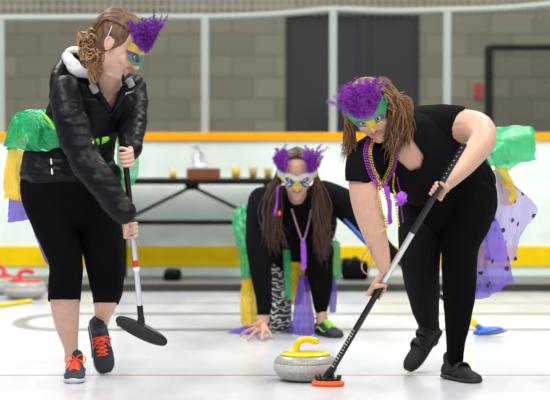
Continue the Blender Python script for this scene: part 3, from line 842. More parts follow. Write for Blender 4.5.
# waist gather, collar stand, cuffs
tube(bm, [P(55, 96, 9.96), P(58, 78, 9.98), P(64, 66, 10.08), P(74, 60, 10.15), P(88, 68, 10.12)], [.030, .034, .034, .030, .026], seg=14)
tube(bm, [P(84, 68, 10.02), P(91, 82, 9.95), P(100, 96, 9.95), P(110, 110, 9.96)], [.018, .018, .012, .008], seg=12)
tube(bm, [P(137, 80, 10.04), P(130, 86, 9.98), P(122, 94, 9.95), P(115, 110, 9.96)], [.026, .028, .018, .008], seg=12)
for (a, b_, r) in (((120, 206, 9.69), (124, 212, 9.68), 12.0), ((131, 142, 9.93), (130.5, 149, 9.89), 12)):
    tube(bm, [P(*a), P(*b_)], [r*S(9.7)]*2, seg=16)
VA = [(92, 66), (124, 66), (121, 82), (113, 110), (97, 86)]
def cutA(c, n):
    px, py = proj(c); return n.y < .2 and c.y < 10.05 and inpoly(px, py, VA)
fA = folds(.011, 9, (.8, 1, 1.5))
def dispA(co):
    px, py = proj(co); w = .6 if py < 100 else 1
    return w*fA(co)
jk = remesh('jacket', bm, .0045, M['nylon'], A, 3, disp=dispA, cut=cutA, thick=.002)
bm = bmesh.new()
tube(bm, [P(66, 56, 10.06), P(72, 64, 9.98), P(80, 72, 9.94), P(90, 76, 9.93)], [(.020, .02), (.030, .02), (.028, .018), (.012, .012)], seg=14)
tube(bm, [P(68, 52, 10.12), P(78, 50, 10.12), P(86, 56, 10.08)], [.016, .02, .016], seg=12)
remesh('hood_lining', bm, .004, M['lining'], A, 2, disp=folds(.006, 30))
hitA = surface(jk)
for (a, b_) in (((92, 85), (96, 92)), ((128.5, 80), (131.5, 86))):
    bm = bmesh.new(); p, q = hitA(*a, .008, 9.92), hitA(*b_, .006, 9.92); q.y = min(q.y, p.y+.02)
    tube(bm, [p, q], [(.017, .006)]*2, seg=12, sub=2); link_mesh('collar_tab', bm, M['greytab'], A)
# chest logo: short pale strokes
bm = bmesh.new()
for k, h in enumerate((2.2, 1.6, 2.0, 1.5, 2.0)):
    x = 126+k*1.7; y = 94-k*.6
    tube(bm, [hitA(x, y, .003, 9.95), hitA(x+.7, y-h*.6, .003, 9.95)], [.0022]*2, seg=6, sub=1)
tube(bm, [hitA(125.5, 94.5, .002, 9.95), hitA(133.5, 91.5, .002, 9.95)], [.0015]*2, seg=6, sub=1)
link_mesh('chest_logo', bm, M['white_print'], A)
# zip with pale pulls on the jacket side
bm = bmesh.new()
for (x, y) in ((51, 162), (51.8, 172)):
    tube(bm, [hitA(x, y-3, .003, 9.92), hitA(x+.5, y+1.5, .004, 9.92)], [.003, .005], seg=8, sub=1)
link_mesh('zip_pull', bm, M['white_print'], A)
bm = bmesh.new()
for c in (hipsA, lrA, llA): chain(bm, c, 1.0, 22)
remesh('leggings', bm, .0045, M['legging'], A, 3, disp=folds(.003, 12), cut=lambda c, n: proj(c)[1] > (299.5 if proj(c)[0] < 86 else 302.5)+(2 if n.y > 0 else 0), thick=.003)
# lime waist band showing between sleeve and zip
bm = bmesh.new(); tube(bm, [hitA(93, 143, .001, 9.97), hitA(98, 141.5, .001, 9.97), hitA(103, 140, .001, 9.97), hitA(108, 138, .001, 9.97)], [(.010, .005), (.016, .006), (.016, .006), (.011, .005)], seg=10); link_mesh('waist_ribbon', bm, M['lime'], A)
# shoes
shoe(A, frame(P(76.5, 0, 10.06).xyz*Vector((1, 1, 0)) if False else Vector((P(75.2, 380, 10.06).x, 10.06, .001)), (.02, -1, 0), (0, 0, 1)), 'runner', .265)
toe = P(105.5, 375, 10.33); dT = Vector((.20, -.20, -.95)).normalized()
shoe(A, frame(toe-dT*.13+Vector((-.0, .0, .012)), dT, (.15, -.97, .1)), 'runner', .270)

# hair: combed cap, curls and hanging curl strand
def cap(bm, H, c=(0, -.022, .030), r=(.082, .098, .094)): ball(bm, c, r, H, 32)
bm = bmesh.new(); cap(bm, HA)
V = Vector
for k in range(130):
    a = random.uniform(-1.25, 1.25)
    st = V((.070*math.sin(a), .052*math.cos(a)*.9+.008, .055+.048*math.cos(a)))
    bunL = V((.055, -.085, .012)); j = V((random.gauss(0, .008), random.gauss(0, .006), random.gauss(0, .012)))
    m1 = V((st.x*1.12+.005, .0, .060+.062*math.cos(a))); m2 = V((st.x*.9+.02, -.075, .05+.03*math.cos(a)))
    # keep the strand on the skull
    pts = []
    for q in (st, m1, m2, bunL+j):
        d = V((q.x/.082, (q.y+.022)/.098, (q.z-.030)/.094)); L_ = d.length
        if L_ < 1.04: q = V((q.x/L_*1.03, (q.y+.022)/L_*1.03-.022, (q.z-.03)/L_*1.03+.03))
        if L_ > 1.10: q = V((q.x/L_*1.08, (q.y+.022)/L_*1.08-.022, (q.z-.03)/L_*1.08+.03))
        pts.append(HA @ q)
    lock(bm, pts, .0045, .003, .001, 5)
link_mesh('hair', bm, M['hair_a'], A)
bm = bmesh.new()
ball(bm, tuple(P(91, 44, 9.89)), (.040, .04, .055), seg=16)
for k in range(150):
    cx, cy = 91+max(-8, min(9, random.gauss(0, 5.5))), 46+max(-13, min(14, random.gauss(0, 8))); D = 9.85+random.gauss(0, .02)
    r = random.uniform(3, 6); a0 = random.uniform(0, 6); pts = []
    for i in range(5):
        a = a0+i*.8; pts.append(P(cx+r*math.cos(a), cy+r*1.3*math.sin(a), D-.012*math.sin(a*1.3)))
    lock(bm, pts, .0050, .0030, .003, 5, seg=6, sub=4)
for k in range(16):
    x0 = 92+random.gauss(0, 2.5)
    pts = [P(x0, 52, 9.86), P(x0+1, 62, 9.85), P(x0+1+random.gauss(0, 1.5), 72, 9.87), P(95+random.gauss(0, 1.5), 84+random.gauss(0, 3), 9.88)]
    lock(bm, pts, .006, .003, .007, 14, seg=6, sub=8, curl=True)
for k in range(26):
    pts = [P(104+random.gauss(0, 1.5), 32+random.gauss(0, 4), 9.82), P(98, 34+random.gauss(0, 3), 9.83), P(91+random.gauss(0, 3), 40+random.gauss(0, 4), 9.83), P(86+random.gauss(0, 4), 50+random.gauss(0, 4), 9.86)]
    lock(bm, pts, .005, .004, .004, 9, seg=6, sub=5)
link_mesh('curly_ponytail', bm, M['curl_a'], A)
bm = bmesh.new(); tube(bm, [HA @ V((.083, -.02, .0)), HA @ V((.090, -.024, .03)), HA @ V((.088, -.030, .055))], [.0016]*3, seg=6); link_mesh('elastic_band', bm, M['white'], A)

def feathers(H, parent, specs, name='feather_plume'):
    bm = bmesh.new()
    for (x, z, n, sx, sz, L, barb, lean) in specs:
        for k in range(n):
            bx = x+random.gauss(0, sx); bz = z+random.gauss(0, .004)
            b_ = V((bx, facey(min(.075, abs(bx)), min(.05, bz))+.016, bz))
            d = V((lean[0]+random.gauss(0, sz), lean[1]+random.gauss(0, .12), lean[2]))
            l = L*random.uniform(.75, 1.1)
            wb = H @ b_; l *= H.to_scale()[0]; wd = (H.to_3x3() @ d).normalized()
            bend = H.to_3x3() @ V((random.gauss(0, .18), random.gauss(0, .1), random.gauss(-.08, .08)))
            feather(bm, wb, wd, l, bend, barb)
    return link_mesh(name, bm, M['purple' if H is HA else 'purple_b'], parent)

# mask A: gold brow, green cheeks, blue and purple eye
def top_a(x): return .040+.10*abs(x)
def bot_a(x): return -.021-.004*math.cos(min(1, abs(x)/.05)*PI)+max(0, abs(x)-.055)*1.0
def col_a(x, z, z0, z1, h):
    if z > .024-.1*abs(x) : return 1
    if h < 2.2: return 2
    if z > .004 and abs(x) > .055: return 3
    return 0
mk = mask('masquerade_mask', HA, top_a, bot_a, col_a, [M['m_green'], M['m_gold'], M['m_blue'], M['m_purple']], A)
feathers(HA, mk, [(.0, .040, 20, .026, .22, .105, .030, (.05, -.65, 1)), (.04, .040, 18, .015, .2, .105, .030, (.15, -.80, 1)), (-.035, .045, 14, .012, .08, .14, .016, (-.05, -.30, 1)), (.0, .045, 14, .022, .15, .12, .030, (.1, -.45, 1))])

# tulle A
drape('green_sash', [[(4, 146, 10.25), (12, 118, 10.2), (26, 110, 10.15), (48, 110, 10.1)], [(8, 149, 10.15), (20, 128, 10.05), (36, 120, 9.98), (56, 128, 9.92)], [(6, 149, 10.15), (24, 142, 9.98), (42, 142, 9.92), (59, 139, 9.89)], [(12, 150, 10.2), (28, 150, 10.0), (46, 151, 9.93), (61, 147, 9.90)]], M['t_green'], A, rip=.012, freq=3, crumple=.010, grow=.2)
drape('green_sash_underlayer', [[(14, 116, 10.3), (34, 108, 10.25), (52, 120, 10.2)], [(3, 147, 10.3), (24, 138, 10.25), (50, 145, 10.2)]], M['t_green_light'], A, rip=.01, freq=3, crumple=.01)
bm = bmesh.new(); tube(bm, [P(42, 113, 10.0), P(50, 122, 9.93), P(57, 134, 9.90)], [(.008, .004)]*3, seg=8); link_mesh('lime_ribbon', bm, M['lime'], A)
drape('yellow_tulle', [[(9, 147, 10.25), (18, 149, 10.2), (28, 152, 10.2)], [(4, 172, 10.27), (14, 174, 10.22), (26, 175, 10.25)], [(4, 198, 10.3), (15, 200, 10.25), (30, 202, 10.28)]], M['t_yellow'], A, rip=.012, freq=3)
drape('purple_tulle', [[(9, 197, 10.31), (18, 199, 10.28), (28, 198, 10.3)], [(8, 210, 10.31), (18, 211, 10.26), (28, 212, 10.3)], [(7, 223, 10.32), (18, 222, 10.28), (31, 219, 10.3)]], M['t_purple'], A, rip=.01, freq=3)
drape('purple_tulle_strip', [[(26, 200, 10.2), (34, 205, 10.2), (44, 208, 10.18)], [(31, 226, 10.2), (38, 230, 10.2), (48, 232, 10.15)], [(46, 264, 10.2), (49, 265, 10.2), (54, 264, 10.2)]], M['t_purple'], A, rip=.006, freq=2)
drape('green_tulle_front', [[(117, 128, 10.15), (124, 124, 10.1), (134, 126, 10.12)], [(117, 160, 10.05), (127, 162, 10.0), (139, 165, 10.05)], [(119, 184, 10.1), (127, 188, 10.05), (134, 184, 10.08)]], M['t_green_light'], A, rip=.008, freq=2)
drape('yellow_tulle_front', [[(115, 178, 10.1), (120, 178, 10.1), (125, 182, 10.1)], [(118, 200, 10.1), (122, 202, 10.1), (128, 206, 10.1)], [(120, 218, 10.12), (124, 219, 10.12), (128, 220, 10.12)]], M['t_yellow'], A, rip=.006, freq=2)

# ------------------------------------------------------------------ woman B: black tee, sweeping
B = thing('person', 'woman in a black t-shirt and beads bending over an orange broom, sweeping', 'person', tuple(P(445, 380, 10.1)))
B.location.z = 0
HB = frame(P(371.5, 110.5, 9.72), (-.08, -.88, -.46), (-.36, -.40, .84), 1.13)
trB = [(392, 143, 9.84, 30, 20), (404, 150, 9.90, 42, 28), (424, 160, 10.02, 45, 32), (444, 173, 10.12, 43, 35), (460, 188, 10.2, 38, 36)]
slL = [(408, 124, 9.94, 17, 18), (428, 124, 9.96, 19, 19), (446, 124, 9.98, 19, 18), (461, 125, 9.98, 18.5, 17)]
slR = [(384, 148, 9.86, 20, 18), (368, 156, 9.78, 17, 18), (361, 168, 9.72, 15.5, 17), (361, 180, 9.70, 15, 16)]
armL = [(445, 125, 9.98, 16, 15), (462, 126, 9.96, 17, 16), (478, 130, 9.90, 17, 15), (482, 142, 9.82, 13.5, 14), (468, 160, 9.74, 12, 12), (455, 175, 9.66, 9, 9), (447, 184, 9.62, 6.5, 7)]
armR = [(362, 160, 9.74, 13, 15), (363, 185, 9.70, 14.5, 15), (368, 210, 9.69, 14.5, 14), (375, 235, 9.69, 12, 12), (380, 252, 9.69, 10, 9), (384, 267, 9.70, 7, 7)]
hpB = [(440, 176, 10.12, 40, 36), (449, 192, 10.15, 47, 40), (450, 208, 10.15, 47, 38)]
legL = [(466, 200, 10.12, 30, 34), (465, 222, 10.06, 26, 28), (460, 248, 10.02, 19, 22), (459, 288, 10.0, 17, 18), (458, 318, 10.02, 13.5, 15), (456, 342, 10.06, 9.5, 11), (455, 360, 10.08, 8, 10)]
legR = [(425, 205, 10.18, 27, 30), (421, 235, 10.14, 23, 25), (420, 262, 10.12, 20, 21), (423, 288, 10.22, 17, 17), (426, 312, 10.36, 13, 14), (430, 330, 10.45, 9, 11), (431, 340, 10.47, 8, 9)]
bm = bmesh.new(); head(bm, HB)
for c in (slL, slR, hpB, legL, legR): chain(bm, c, .86)
chain(bm, trB, .93)
for c in (armL, armR): chain(bm, c)
chain(bm, [(378, 122, 9.78, 11, 12), (388, 134, 9.84, 12, 13), (400, 145, 9.88, 20, 18)])
sB = (BB1-BB0).normalized()
uu = lambda px: (464-px)/135.0
gu = LB(uu(438)); gl = LB(uu(379))
grip(bm, gu, sB, Vector((.5, -.1, .5)), .0135, -1, P(446, 184, 9.62), .95, 1)
grip(bm, gl, sB, Vector((-.1, -.3, .9)), .0135, 1, P(384, 270, 9.70), 1.0, 1)
bB = remesh('body', bm, .003, [M['skin'], M['lip']], B, 3, matfn=lips_fn(HB))
eyes(HB, B)
bm = bmesh.new()
for c in (trB, slL, slR): chain(bm, c, 1.0, 22)
VB = [(386, 118), (404, 126), (424, 156), (421, 168), (410, 171), (396, 158), (384, 140)]
def cutB(c, n):
    px, py = proj(c)
    if n.y < .3 and c.y < 9.98 and inpoly(px, py, VB): return True
    if px > 465 - (py-106)*.12 and py < 145 and c.y < 10.14 and py < 143: return True
    if py > 182 + (px-360)*.1 and px < 378: return True
    return False
ts = remesh('t_shirt', bm, .0045, M['knit'], B, 3, disp=folds(.005, 10), cut=cutB, thick=.003)
bm = bmesh.new()
for c in (hpB, legL): chain(bm, c, 1.0, 22)
remesh('leggings', bm, .0045, M['legging'], B, 3, disp=folds(.003, 12))
bm = bmesh.new(); chain(bm, legR, 1.0, 22)
remesh('leggings', bm, .0045, M['legging_grey'], B, 3, disp=folds(.003, 12))
shoe(B, frame(Vector((P(461, 380, 10.02).x, 10.05, .001)), (.52, -.85, 0), (0, 0, 1)), 'black', .26)
toe = P(409, 371, 10.36); dT = Vector((-.60, -.36, -.72)).normalized()
shoe(B, frame(toe-dT*.128, dT, (-.45, -.55, .70)), 'black', .262)
# hair B
bm = bmesh.new(); cap(bm, HB, (0, -.022, .032), (.086, .098, .096))
IB = HB.to_3x3()
# right side of picture = her left = local -x
for k in range(330):
    a = random.uniform(.1, 1.0)
    root = HB @ V((-.02-.045*a*random.random(), .045-.10*random.random(), .118-.03*a))
    mid = HB @ V((-.088-.012*random.random(), .0+random.gauss(0, .03), .04+random.gauss(0, .02)))
    e = random.random()
    ex, ey = 386+20*e+random.gauss(0, 3), 148+random.gauss(0, 9)-8*e
    m2 = P(393+12*e+random.gauss(0, 3), 118+random.gauss(0, 5), 9.66+random.gauss(0, .03)+.1*e)
    lock(bm, [root, mid, m2, P(ex, ey, 9.70+.14*e+random.gauss(0, .02))], .0036, .0022, .014, 11+random.random()*4, sub=9)
for k in range(180):
    root = HB @ V((.02+.05*random.random(), .03-.10*random.random(), .10))
    mid = HB @ V((.090, random.gauss(0, .025), .02+random.gauss(0, .02)))
    e = random.random()
    m2 = P(347+6*random.random(), 128+random.gauss(0, 4), 9.74+random.gauss(0, .02))
    lock(bm, [root, mid, m2, P(343+12*e+random.gauss(0, 2), 152+random.gauss(0, 8), 9.74+random.gauss(0, .02))], .0036, .0022, .014, 10+random.random()*3, sub=9)
for k in range(110):
    e = random.random()
    lock(bm, [P(392+8*e, 95+5*e, 9.72), P(402+8*e, 104+random.gauss(0, 3), 9.76), P(401+10*e, 122+random.gauss(0, 4), 9.76), P(398+12*e, 142+random.gauss(0, 5), 9.76)], .0038, .0022, .013, 10, sub=8)
link_mesh('hair', bm, M['hair_b'], B)
# mask B
def top_b(x): return .026+.75*max(0, abs(x)-.018)+.006
def bot_b(x): 
    ax_ = abs(x)
    return -.040+ax_*1.0 if ax_ < .02 else -.020+.25*(ax_-.02)+max(0, ax_-.05)*1.4
def col_b(x, z, z0, z1, h):
    if abs(x) < .018 and z < .012: return 1
    if z < z0+.008 and abs(x) < .045: return 1
    if h < 2.3: return 2
    if z > z1-.006 and abs(x) > .03: return 3
    return 0
mk = mask('masquerade_mask', HB, top_b, bot_b, col_b, [M['m_green'], M['m_gold'], M['m_purple'], M['m_green']], B, xm=.090, flare=.3)
feathers(HB, mk, [(0, .030, 34, .016, .24, .14, .030, (-.08, -.40, 1)), (.025, .035, 26, .014, .18, .13, .030, (.02, -.45, 1)), (-.02, .036, 20, .010, .16, .135, .028, (-.18, -.45, 1))])
# beads
hitB = surface(ts, bB)
def bp(*p): return [P(*q) for q in p]
def drapeline(pts, off=.010):
    q = cr([(float(x), float(y)) for x, y in pts], 6); out = []
    for x, y in q: out.append(hitB(x, y, off, 9.68))
    for _ in range(3):
        o2 = out[:]
        for i in range(1, len(out)-1): o2[i] = V((out[i].x, min(out[i].y, (out[i-1].y+out[i+1].y)/2), out[i].z)) if out[i].y > (out[i-1].y+out[i+1].y)/2 else out[i]
        out = o2
    return out
def beads2(pts, m, r=.0050, off=.011):
    return beads('bead_necklace', drapeline(pts, off), r, M[m], B)
for (x0, x1, lo, m) in ((364, 398, 189, 'purple_bead'), (366, 397, 186, 'purple_bead'), (369, 395, 190, 'gold_bead'), (368, 399, 183, 'purple_bead'), (371, 393, 184, 'gold_bead')):
    beads2([(x0+3, 140), (x0, 152), (x0+3, 168), (x0+9, 181), (380, lo), (x1-9, 178), (x1-3, 164), (x1-1, 148)], m)
beads2([(378, 186), (379, 200), (383, 214), (387, 226), (381, 232)], 'gold_bead', off=.03)
beads2([(380, 186), (385, 196), (389, 206), (388, 218), (386, 229)], 'gold_bead', off=.03)
beads2([(394, 174), (393, 190), (396, 206), (399, 226)], 'gold_bead', off=.02)
beads2([(397, 178), (400, 194), (401, 206), (403, 222)], 'purple_bead', .0036, off=.02)
mp_ = mat('bright_purple_cloth', (.34, .06, .60), .5)
sc = drape('purple_ribbon_flower', [[(394, 196, 9.66), (401, 192, 9.63), (408, 194, 9.66)], [(396, 201, 9.64), (402, 200, 9.62), (407, 199, 9.64)], [(396, 206, 9.66), (402, 205, 9.64), (406, 202, 9.66)]], mp_, B, rip=.01, freq=3, crumple=.006)
sc = drape('purple_ribbon', [[(383, 186, 9.65), (386, 187, 9.64), (389, 186, 9.65)], [(387, 202, 9.66), (389, 203, 9.65), (391, 202, 9.66)], [(388, 222, 9.66), (390, 226, 9.66), (392, 222, 9.66)]], mp_, B, rip=.005, freq=2)
# wrist loop of beads
beads('bead_bracelet', bp((371, 246, 9.66), (364, 254, 9.64), (361, 264, 9.64), (363, 272, 9.64), (368, 273, 9.64), (371, 264, 9.64), (371, 252, 9.66), (371, 246, 9.66)), .0028, M['purple_bead'], B)
beads('bead_bracelet', bp((369, 252, 9.63), (364, 260, 9.63), (362, 268, 9.63), (367, 274, 9.63), (370, 270, 9.63)), .0028, M['gold_bead'], B)
# tulle B
drape('green_sash', [[(478, 160, 10.2), (484, 138, 10.25), (498, 127, 10.3), (532, 126, 10.35)], [(480, 164, 10.12), (494, 147, 10.12), (512, 138, 10.2), (535, 136, 10.3)], [(480, 166, 10.1), (496, 158, 10.1), (514, 156, 10.2), (535, 148, 10.3)], [(478, 168, 10.12), (498, 166, 10.15), (514, 163, 10.25), (535, 160, 10.32)]], M['t_green_light'], B, rip=.010, freq=2, crumple=.008, grow=.2)
drape('green_sash_underlayer', [[(484, 140, 10.35), (505, 130, 10.4), (533, 130, 10.42)], [(492, 162, 10.3), (512, 160, 10.35), (534, 156, 10.4)], [(496, 168, 10.3), (508, 171, 10.3), (522, 162, 10.35)]], M['t_green_light'], B, rip=.01, freq=2, crumple=.01)
drape('yellow_tulle', [[(494, 165, 10.3), (500, 168, 10.28), (506, 167, 10.3)], [(498, 185, 10.32), (508, 186, 10.3), (513, 182, 10.32)], [(500, 205, 10.34), (512, 204, 10.32), (518, 196, 10.34)]], M['t_yellow'], B, rip=.008, freq=2)
drape('pale_purple_tulle', [[(490, 172, 10.3), (496, 170, 10.28), (502, 176, 10.3), (506, 182, 10.32)], [(486, 200, 10.34), (503, 196, 10.3), (520, 195, 10.36), (537, 208, 10.4)], [(484, 232, 10.36), (500, 228, 10.3), (512, 232, 10.38), (520, 236, 10.42)], [(482, 258, 10.36), (497, 262, 10.32), (508, 262, 10.38), (516, 260, 10.42)]], M['t_lav_pale'], B, rip=.012, freq=4)
drape('dotted_purple_tulle', [[(484, 196, 10.2), (489, 205, 10.2), (495, 214, 10.22)], [(478, 235, 10.2), (492, 238, 10.2), (505, 242, 10.25)], [(474, 270, 10.22), (492, 272, 10.2), (512, 274, 10.28)], [(474, 300, 10.25), (490, 296, 10.24), (514, 281, 10.3)]], M['t_lav'], B, rip=.012, freq=4)

# ------------------------------------------------------------------ woman C: crouching
Cc = thing('person', 'woman with long dark hair crouching behind the stone, one hand on the ice', 'person', tuple(P(300, 330, 12.3)))
Cc.location.z = 0
HC = frame(P(297, 174, 12.02), (.0, -.93, -.32), (0, -.32, .93), 1.12)
trC = [(297, 196, 12.22, 18, 15), (296, 206, 12.3, 38, 24), (294, 222, 12.4, 43, 28), (293, 242, 12.5, 38, 30), (292, 258, 12.65, 32, 30)]
aR = [(264, 202, 12.25, 16, 16), (259, 222, 12.15, 13.5, 14), (259, 250, 12.08, 12.5, 12), (262, 280, 12.07, 10, 10), (264, 302, 12.07, 7.5, 8), (264, 318, 12.07, 6.5, 6.5)]
aL = [(322, 198, 12.25, 18, 17), (342, 203, 12.2, 15, 15), (358, 220, 12.16, 12, 12), (378, 242, 12.12, 9.5, 9.5), (394, 257, 12.09, 7.5, 7.5)]
hC = [(293, 248, 12.6, 32, 28), (292, 262, 12.65, 34, 28)]
lL = [(306, 258, 12.65, 17, 17), (317, 252, 12.35, 15, 16), (320, 256, 12.2, 13.5, 14), (321, 280, 12.2, 12, 12), (321, 298, 12.2, 9.5, 10), (321, 309, 12.2, 7, 8)]
lR = [(268, 250, 12.6, 20, 22), (270, 276, 12.5, 20, 20), (276, 304, 12.4, 16, 17), (279, 322, 12.36, 13, 14), (282, 328, 12.6, 11, 10), (283, 326, 12.85, 9, 9)]
bm = bmesh.new(); head(bm, HC)
for c in (trC, aR, aL, hC, lL, lR): chain(bm, c, .86)
chain(bm, [(297, 184, 12.1, 9, 10), (297, 200, 12.22, 10, 12)])
chain(bm, [(321, 300, 12.2, 5.5, 7), (322, 322, 12.2, 5.5, 7)])
chain(bm, [(264, 308, 12.07, 5.5, 5.5), (263, 322, 12.06, 5.5, 5)])
# splayed hand on the ice
wr_ = P(263, 321, 12.06)
for (kx, ky, tx, ty, r) in ((256, 328, 240, 338, .0085), (259, 330, 248, 342, .009), (263, 331, 262, 342, .009), (267, 330, 272, 340, .008), (256, 325, 247, 331, .009)):
    k_ = P(kx, ky, 12.0); 
    D = 2618.0/max(1, ty-121); tip = P(tx, ty, D); tip.z = .010; 
    k_.z = max(.035, k_.z)
    tube(bm, [wr_, k_.lerp(wr_, .4), k_, k_.lerp(tip, .5)+V((0, 0, .008)), tip], [.013, .013, .0115, r*1.05, r*.85], seg=10, sub=3)
remesh('body', bm, .003, [M['skin'], M['lip']], Cc, 3, matfn=lips_fn(HC))
eyes(HC, Cc)
bm = bmesh.new()
for c in (trC, aR, aL): chain(bm, c, 1.0, 20)
tube(bm, [P(297, 198, 12.2), P(297, 204, 12.24)], [.062, .075], seg=16)
def cutC(c, n):
    px, py = proj(c); return py > 315 and px < 275
remesh('long_sleeve_top', bm, .005, M['knit'], Cc, 3, disp=folds(.005, 12), cut=cutC, thick=.003)
# blue piping under the stretched sleeve
bm = bmesh.new(); tube(bm, [P(345, 220, 12.12), P(357, 233, 12.07), P(370, 246, 12.06), P(384, 257, 12.05)], [.010, .014, .013, .008], seg=8); link_mesh('sleeve_stripe', bm, mat('blue_stripe', (.02, .07, .35), .5), Cc)
bm = bmesh.new(); chain(bm, lL, 1.0); chain(bm, hC, 1.0)
remesh('legging', bm, .005, M['legging'], Cc, 3, disp=folds(.003, 12))
zb = bpy.data.materials.new('zebra_print'); zb.use_nodes = True; nt = zb.node_tree; b_ = nt.nodes['Principled BSDF']
tc = nt.nodes.new('ShaderNodeTexCoord'); wv = nt.nodes.new('ShaderNodeTexWave'); wv.bands_direction = 'Z'; wv.inputs['Scale'].default_value = 11; wv.inputs['Distortion'].default_value = 9; wv.inputs['Detail'].default_value = 1; wv.inputs['Detail Scale'].default_value = 2.2
rp = nt.nodes.new('ShaderNodeValToRGB'); rp.color_ramp.interpolation = 'CONSTANT'; rp.color_ramp.elements[0].color = (.008, .008, .01, 1); rp.color_ramp.elements[1].color = (.70, .70, .70, 1); rp.color_ramp.elements[1].position = .80
nt.links.new(tc.outputs['Object'], wv.inputs['Vector']); nt.links.new(wv.outputs[0], rp.inputs[0]); nt.links.new(rp.outputs[0], b_.inputs['Base Color'])
bm = bmesh.new(); chain(bm, lR, 1.0)
z_ = remesh('zebra_legging', bm, .005, zb, Cc, 3, disp=folds(.003, 12)); z_['label'] = 'black and white zebra striped legging'
shoe(Cc, frame(Vector((P(328, 335, 12.15).x, 12.14, .001)), (.42, -.9, 0), (0, 0, 1)), 'lime', .26)
# rear foot
shoe(Cc, frame(Vector((P(284, 320, 12.95).x, 12.98, .135)), (0, -.1, -1), (0, 1, 0)), 'black', .25)
# hair C
bm = bmesh.new(); cap(bm, HC, (0, -.026, .032), (.082, .094, .092))
for s in (-1, 1):
    for k in range(150):
        e = random.random()
        root = HC @ V((-s*.006*random.random(), .06-.11*random.random(), .122-.01*random.random()))
        m0 = HC @ V((-s*(.062+.01*random.random()), .045-.11*random.random(), .08))
        mid = HC @ V((-s*(.088+.006*random.random()), .02-.05*random.random(), .0))
        if s < 0:
            m2 = P(270+random.gauss(0, 4), 212+random.gauss(0, 4), 12.03+random.gauss(0, .02)); e2 = P(273+random.gauss(0, 7), 243+random.gauss(0, 7), 12.05+random.gauss(0, .02))
        else:
            m2 = P(320+random.gauss(0, 4), 212+random.gauss(0, 4), 12.03+random.gauss(0, .02)); e2 = P(324+random.gauss(0, 6), 246+random.gauss(0, 8), 12.05+random.gauss(0, .02))
        lock(bm, [root, m0, mid, m2, e2], .0055, .003, .007, 8, sub=5)
link_mesh('hair', bm, M['hair_c'], Cc)
# mask C: silver and gold with blue rims
def top_c(x): return .026+.30*abs(x)
def bot_c(x): return -.040+.0*x+max(0, abs(x)-.035)*.9-.006*math.exp(-(x/.012)**2)
def col_c(x, z, z0, z1, h):
    if z > z1-.010: return 3
    if h < 2.0: return 2
    if abs(x) < .02 and z < .005: return 1
    if int((abs(x)*90+z*120)) % 2 == 0 and z < -.005: return 2
    if z < z0+.012: return 1
    return 0
mk = mask('masquerade_mask', HC, top_c, bot_c, col_c, [M['m_silver'], M['m_gold'], M['m_blue'], M['m_silver']], Cc, xm=.098, flare=.0)
feathers(HC, mk, [(.068, .045, 16, .006, .20, .125, .028, (.22, 0, 1)), (.07, .04, 8, .006, .2, .09, .026, (.35, 0, .8))])
feathers(HC, mk, [(-.060, .045, 18, .006, .10, .13, .024, (-.04, 0, 1)), (-.065, .04, 8, .006, .15, .075, .024, (-.35, 0, .9))])
# ribbon, beads
drape('purple_hair_ribbon', [[(277, 186, 11.95), (278, 186, 11.94), (279, 186, 11.95)], [(275.5, 205, 11.97), (276.5, 205, 11.96), (277.5, 205, 11.97)], [(273, 214, 11.98), (275, 217, 11.97), (277, 214, 11.98)]], mp_, Cc, rip=.002, freq=1)
drape('lanyard_ribbon', [[(301, 238, 12.12), (303, 239, 12.11), (305, 238, 12.12)], [(301, 250, 12.1), (303, 252, 12.1), (306, 250, 12.1)], [(301, 268, 12.1), (304, 270, 12.1), (306, 268, 12.1)]], mp_, Cc, rip=.002, freq=1)
beads('bead_necklace', bp((292, 210, 12.1), (297, 226, 12.09), (303, 240, 12.08), (308, 226, 12.09), (311, 210, 12.1)), .006, mat('pink_bead', (.60, .30, .42), .4), Cc)
bm = bmesh.new(); ball(bm, tuple(P(279.5, 213, 11.96)), (.008, .006, .014), seg=8); link_mesh('orange_earring', bm, M['orange_pad'], Cc)
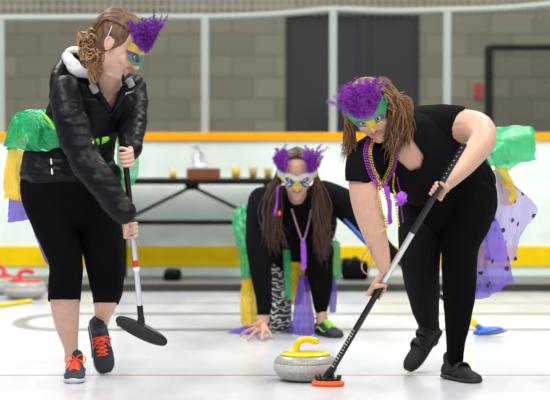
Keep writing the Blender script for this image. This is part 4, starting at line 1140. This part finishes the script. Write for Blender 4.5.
# tulle C
drape('green_tulle', [[(236, 208, 12.55), (246, 205, 12.5), (256, 208, 12.45)], [(232, 225, 12.5), (240, 226, 12.45), (252, 230, 12.42)], [(238, 250, 12.4), (246, 250, 12.35), (252, 252, 12.4)], [(242, 278, 12.4), (247, 279, 12.35), (253, 278, 12.4)]], M['t_green'], Cc, rip=.012, freq=3, crumple=.01)
drape('green_tulle', [[(283, 250, 12.25), (286, 250, 12.22), (290, 250, 12.25)], [(284, 275, 12.2), (287, 275, 12.18), (291, 275, 12.2)], [(285, 298, 12.2), (288, 299, 12.18), (291, 298, 12.2)]], M['t_green'], Cc, rip=.006, freq=2)
drape('green_tulle', [[(329, 240, 12.4), (334, 240, 12.38), (340, 242, 12.4)], [(331, 260, 12.4), (335, 260, 12.38), (341, 260, 12.4)], [(332, 278, 12.4), (336, 279, 12.38), (340, 277, 12.4)]], M['t_green'], Cc, rip=.008, freq=2)
drape('yellow_tulle', [[(243, 276, 12.42), (249, 276, 12.38), (256, 276, 12.42)], [(240, 300, 12.42), (248, 300, 12.36), (257, 300, 12.42)], [(241, 325, 12.38), (249, 326, 12.33), (257, 325, 12.38)]], M['t_yellow'], Cc, rip=.01, freq=3)
drape('yellow_tulle', [[(287, 262, 12.35), (296, 262, 12.32), (306, 262, 12.35)], [(289, 280, 12.35), (296, 281, 12.32), (304, 280, 12.35)], [(292, 304, 12.35), (297, 305, 12.32), (302, 303, 12.35)]], M['t_yellow'], Cc, rip=.008, freq=3)
drape('purple_tulle', [[(299, 276, 12.25), (303, 274, 12.22), (307, 277, 12.25)], [(294, 304, 12.22), (303, 304, 12.18), (312, 304, 12.22)], [(291, 333, 12.2), (303, 336, 12.15), (316, 334, 12.2)]], M['t_purple'], Cc, rip=.012, freq=4)
drape('purple_tulle', [[(329, 276, 12.4), (332, 276, 12.4), (336, 277, 12.4)], [(329, 294, 12.4), (333, 294, 12.38), (337, 294, 12.4)], [(329, 312, 12.4), (333, 313, 12.38), (336, 312, 12.4)]], M['t_purple'], Cc, rip=.006, freq=2)
drape('purple_tulle', [[(252, 322, 12.5), (258, 324, 12.45), (264, 328, 12.4)], [(236, 329, 12.38), (246, 331, 12.32), (256, 335, 12.2)], [(222, 334, 12.32), (234, 336, 12.22), (246, 338, 12.14)]], M['t_purple'], Cc, rip=.006, freq=3)
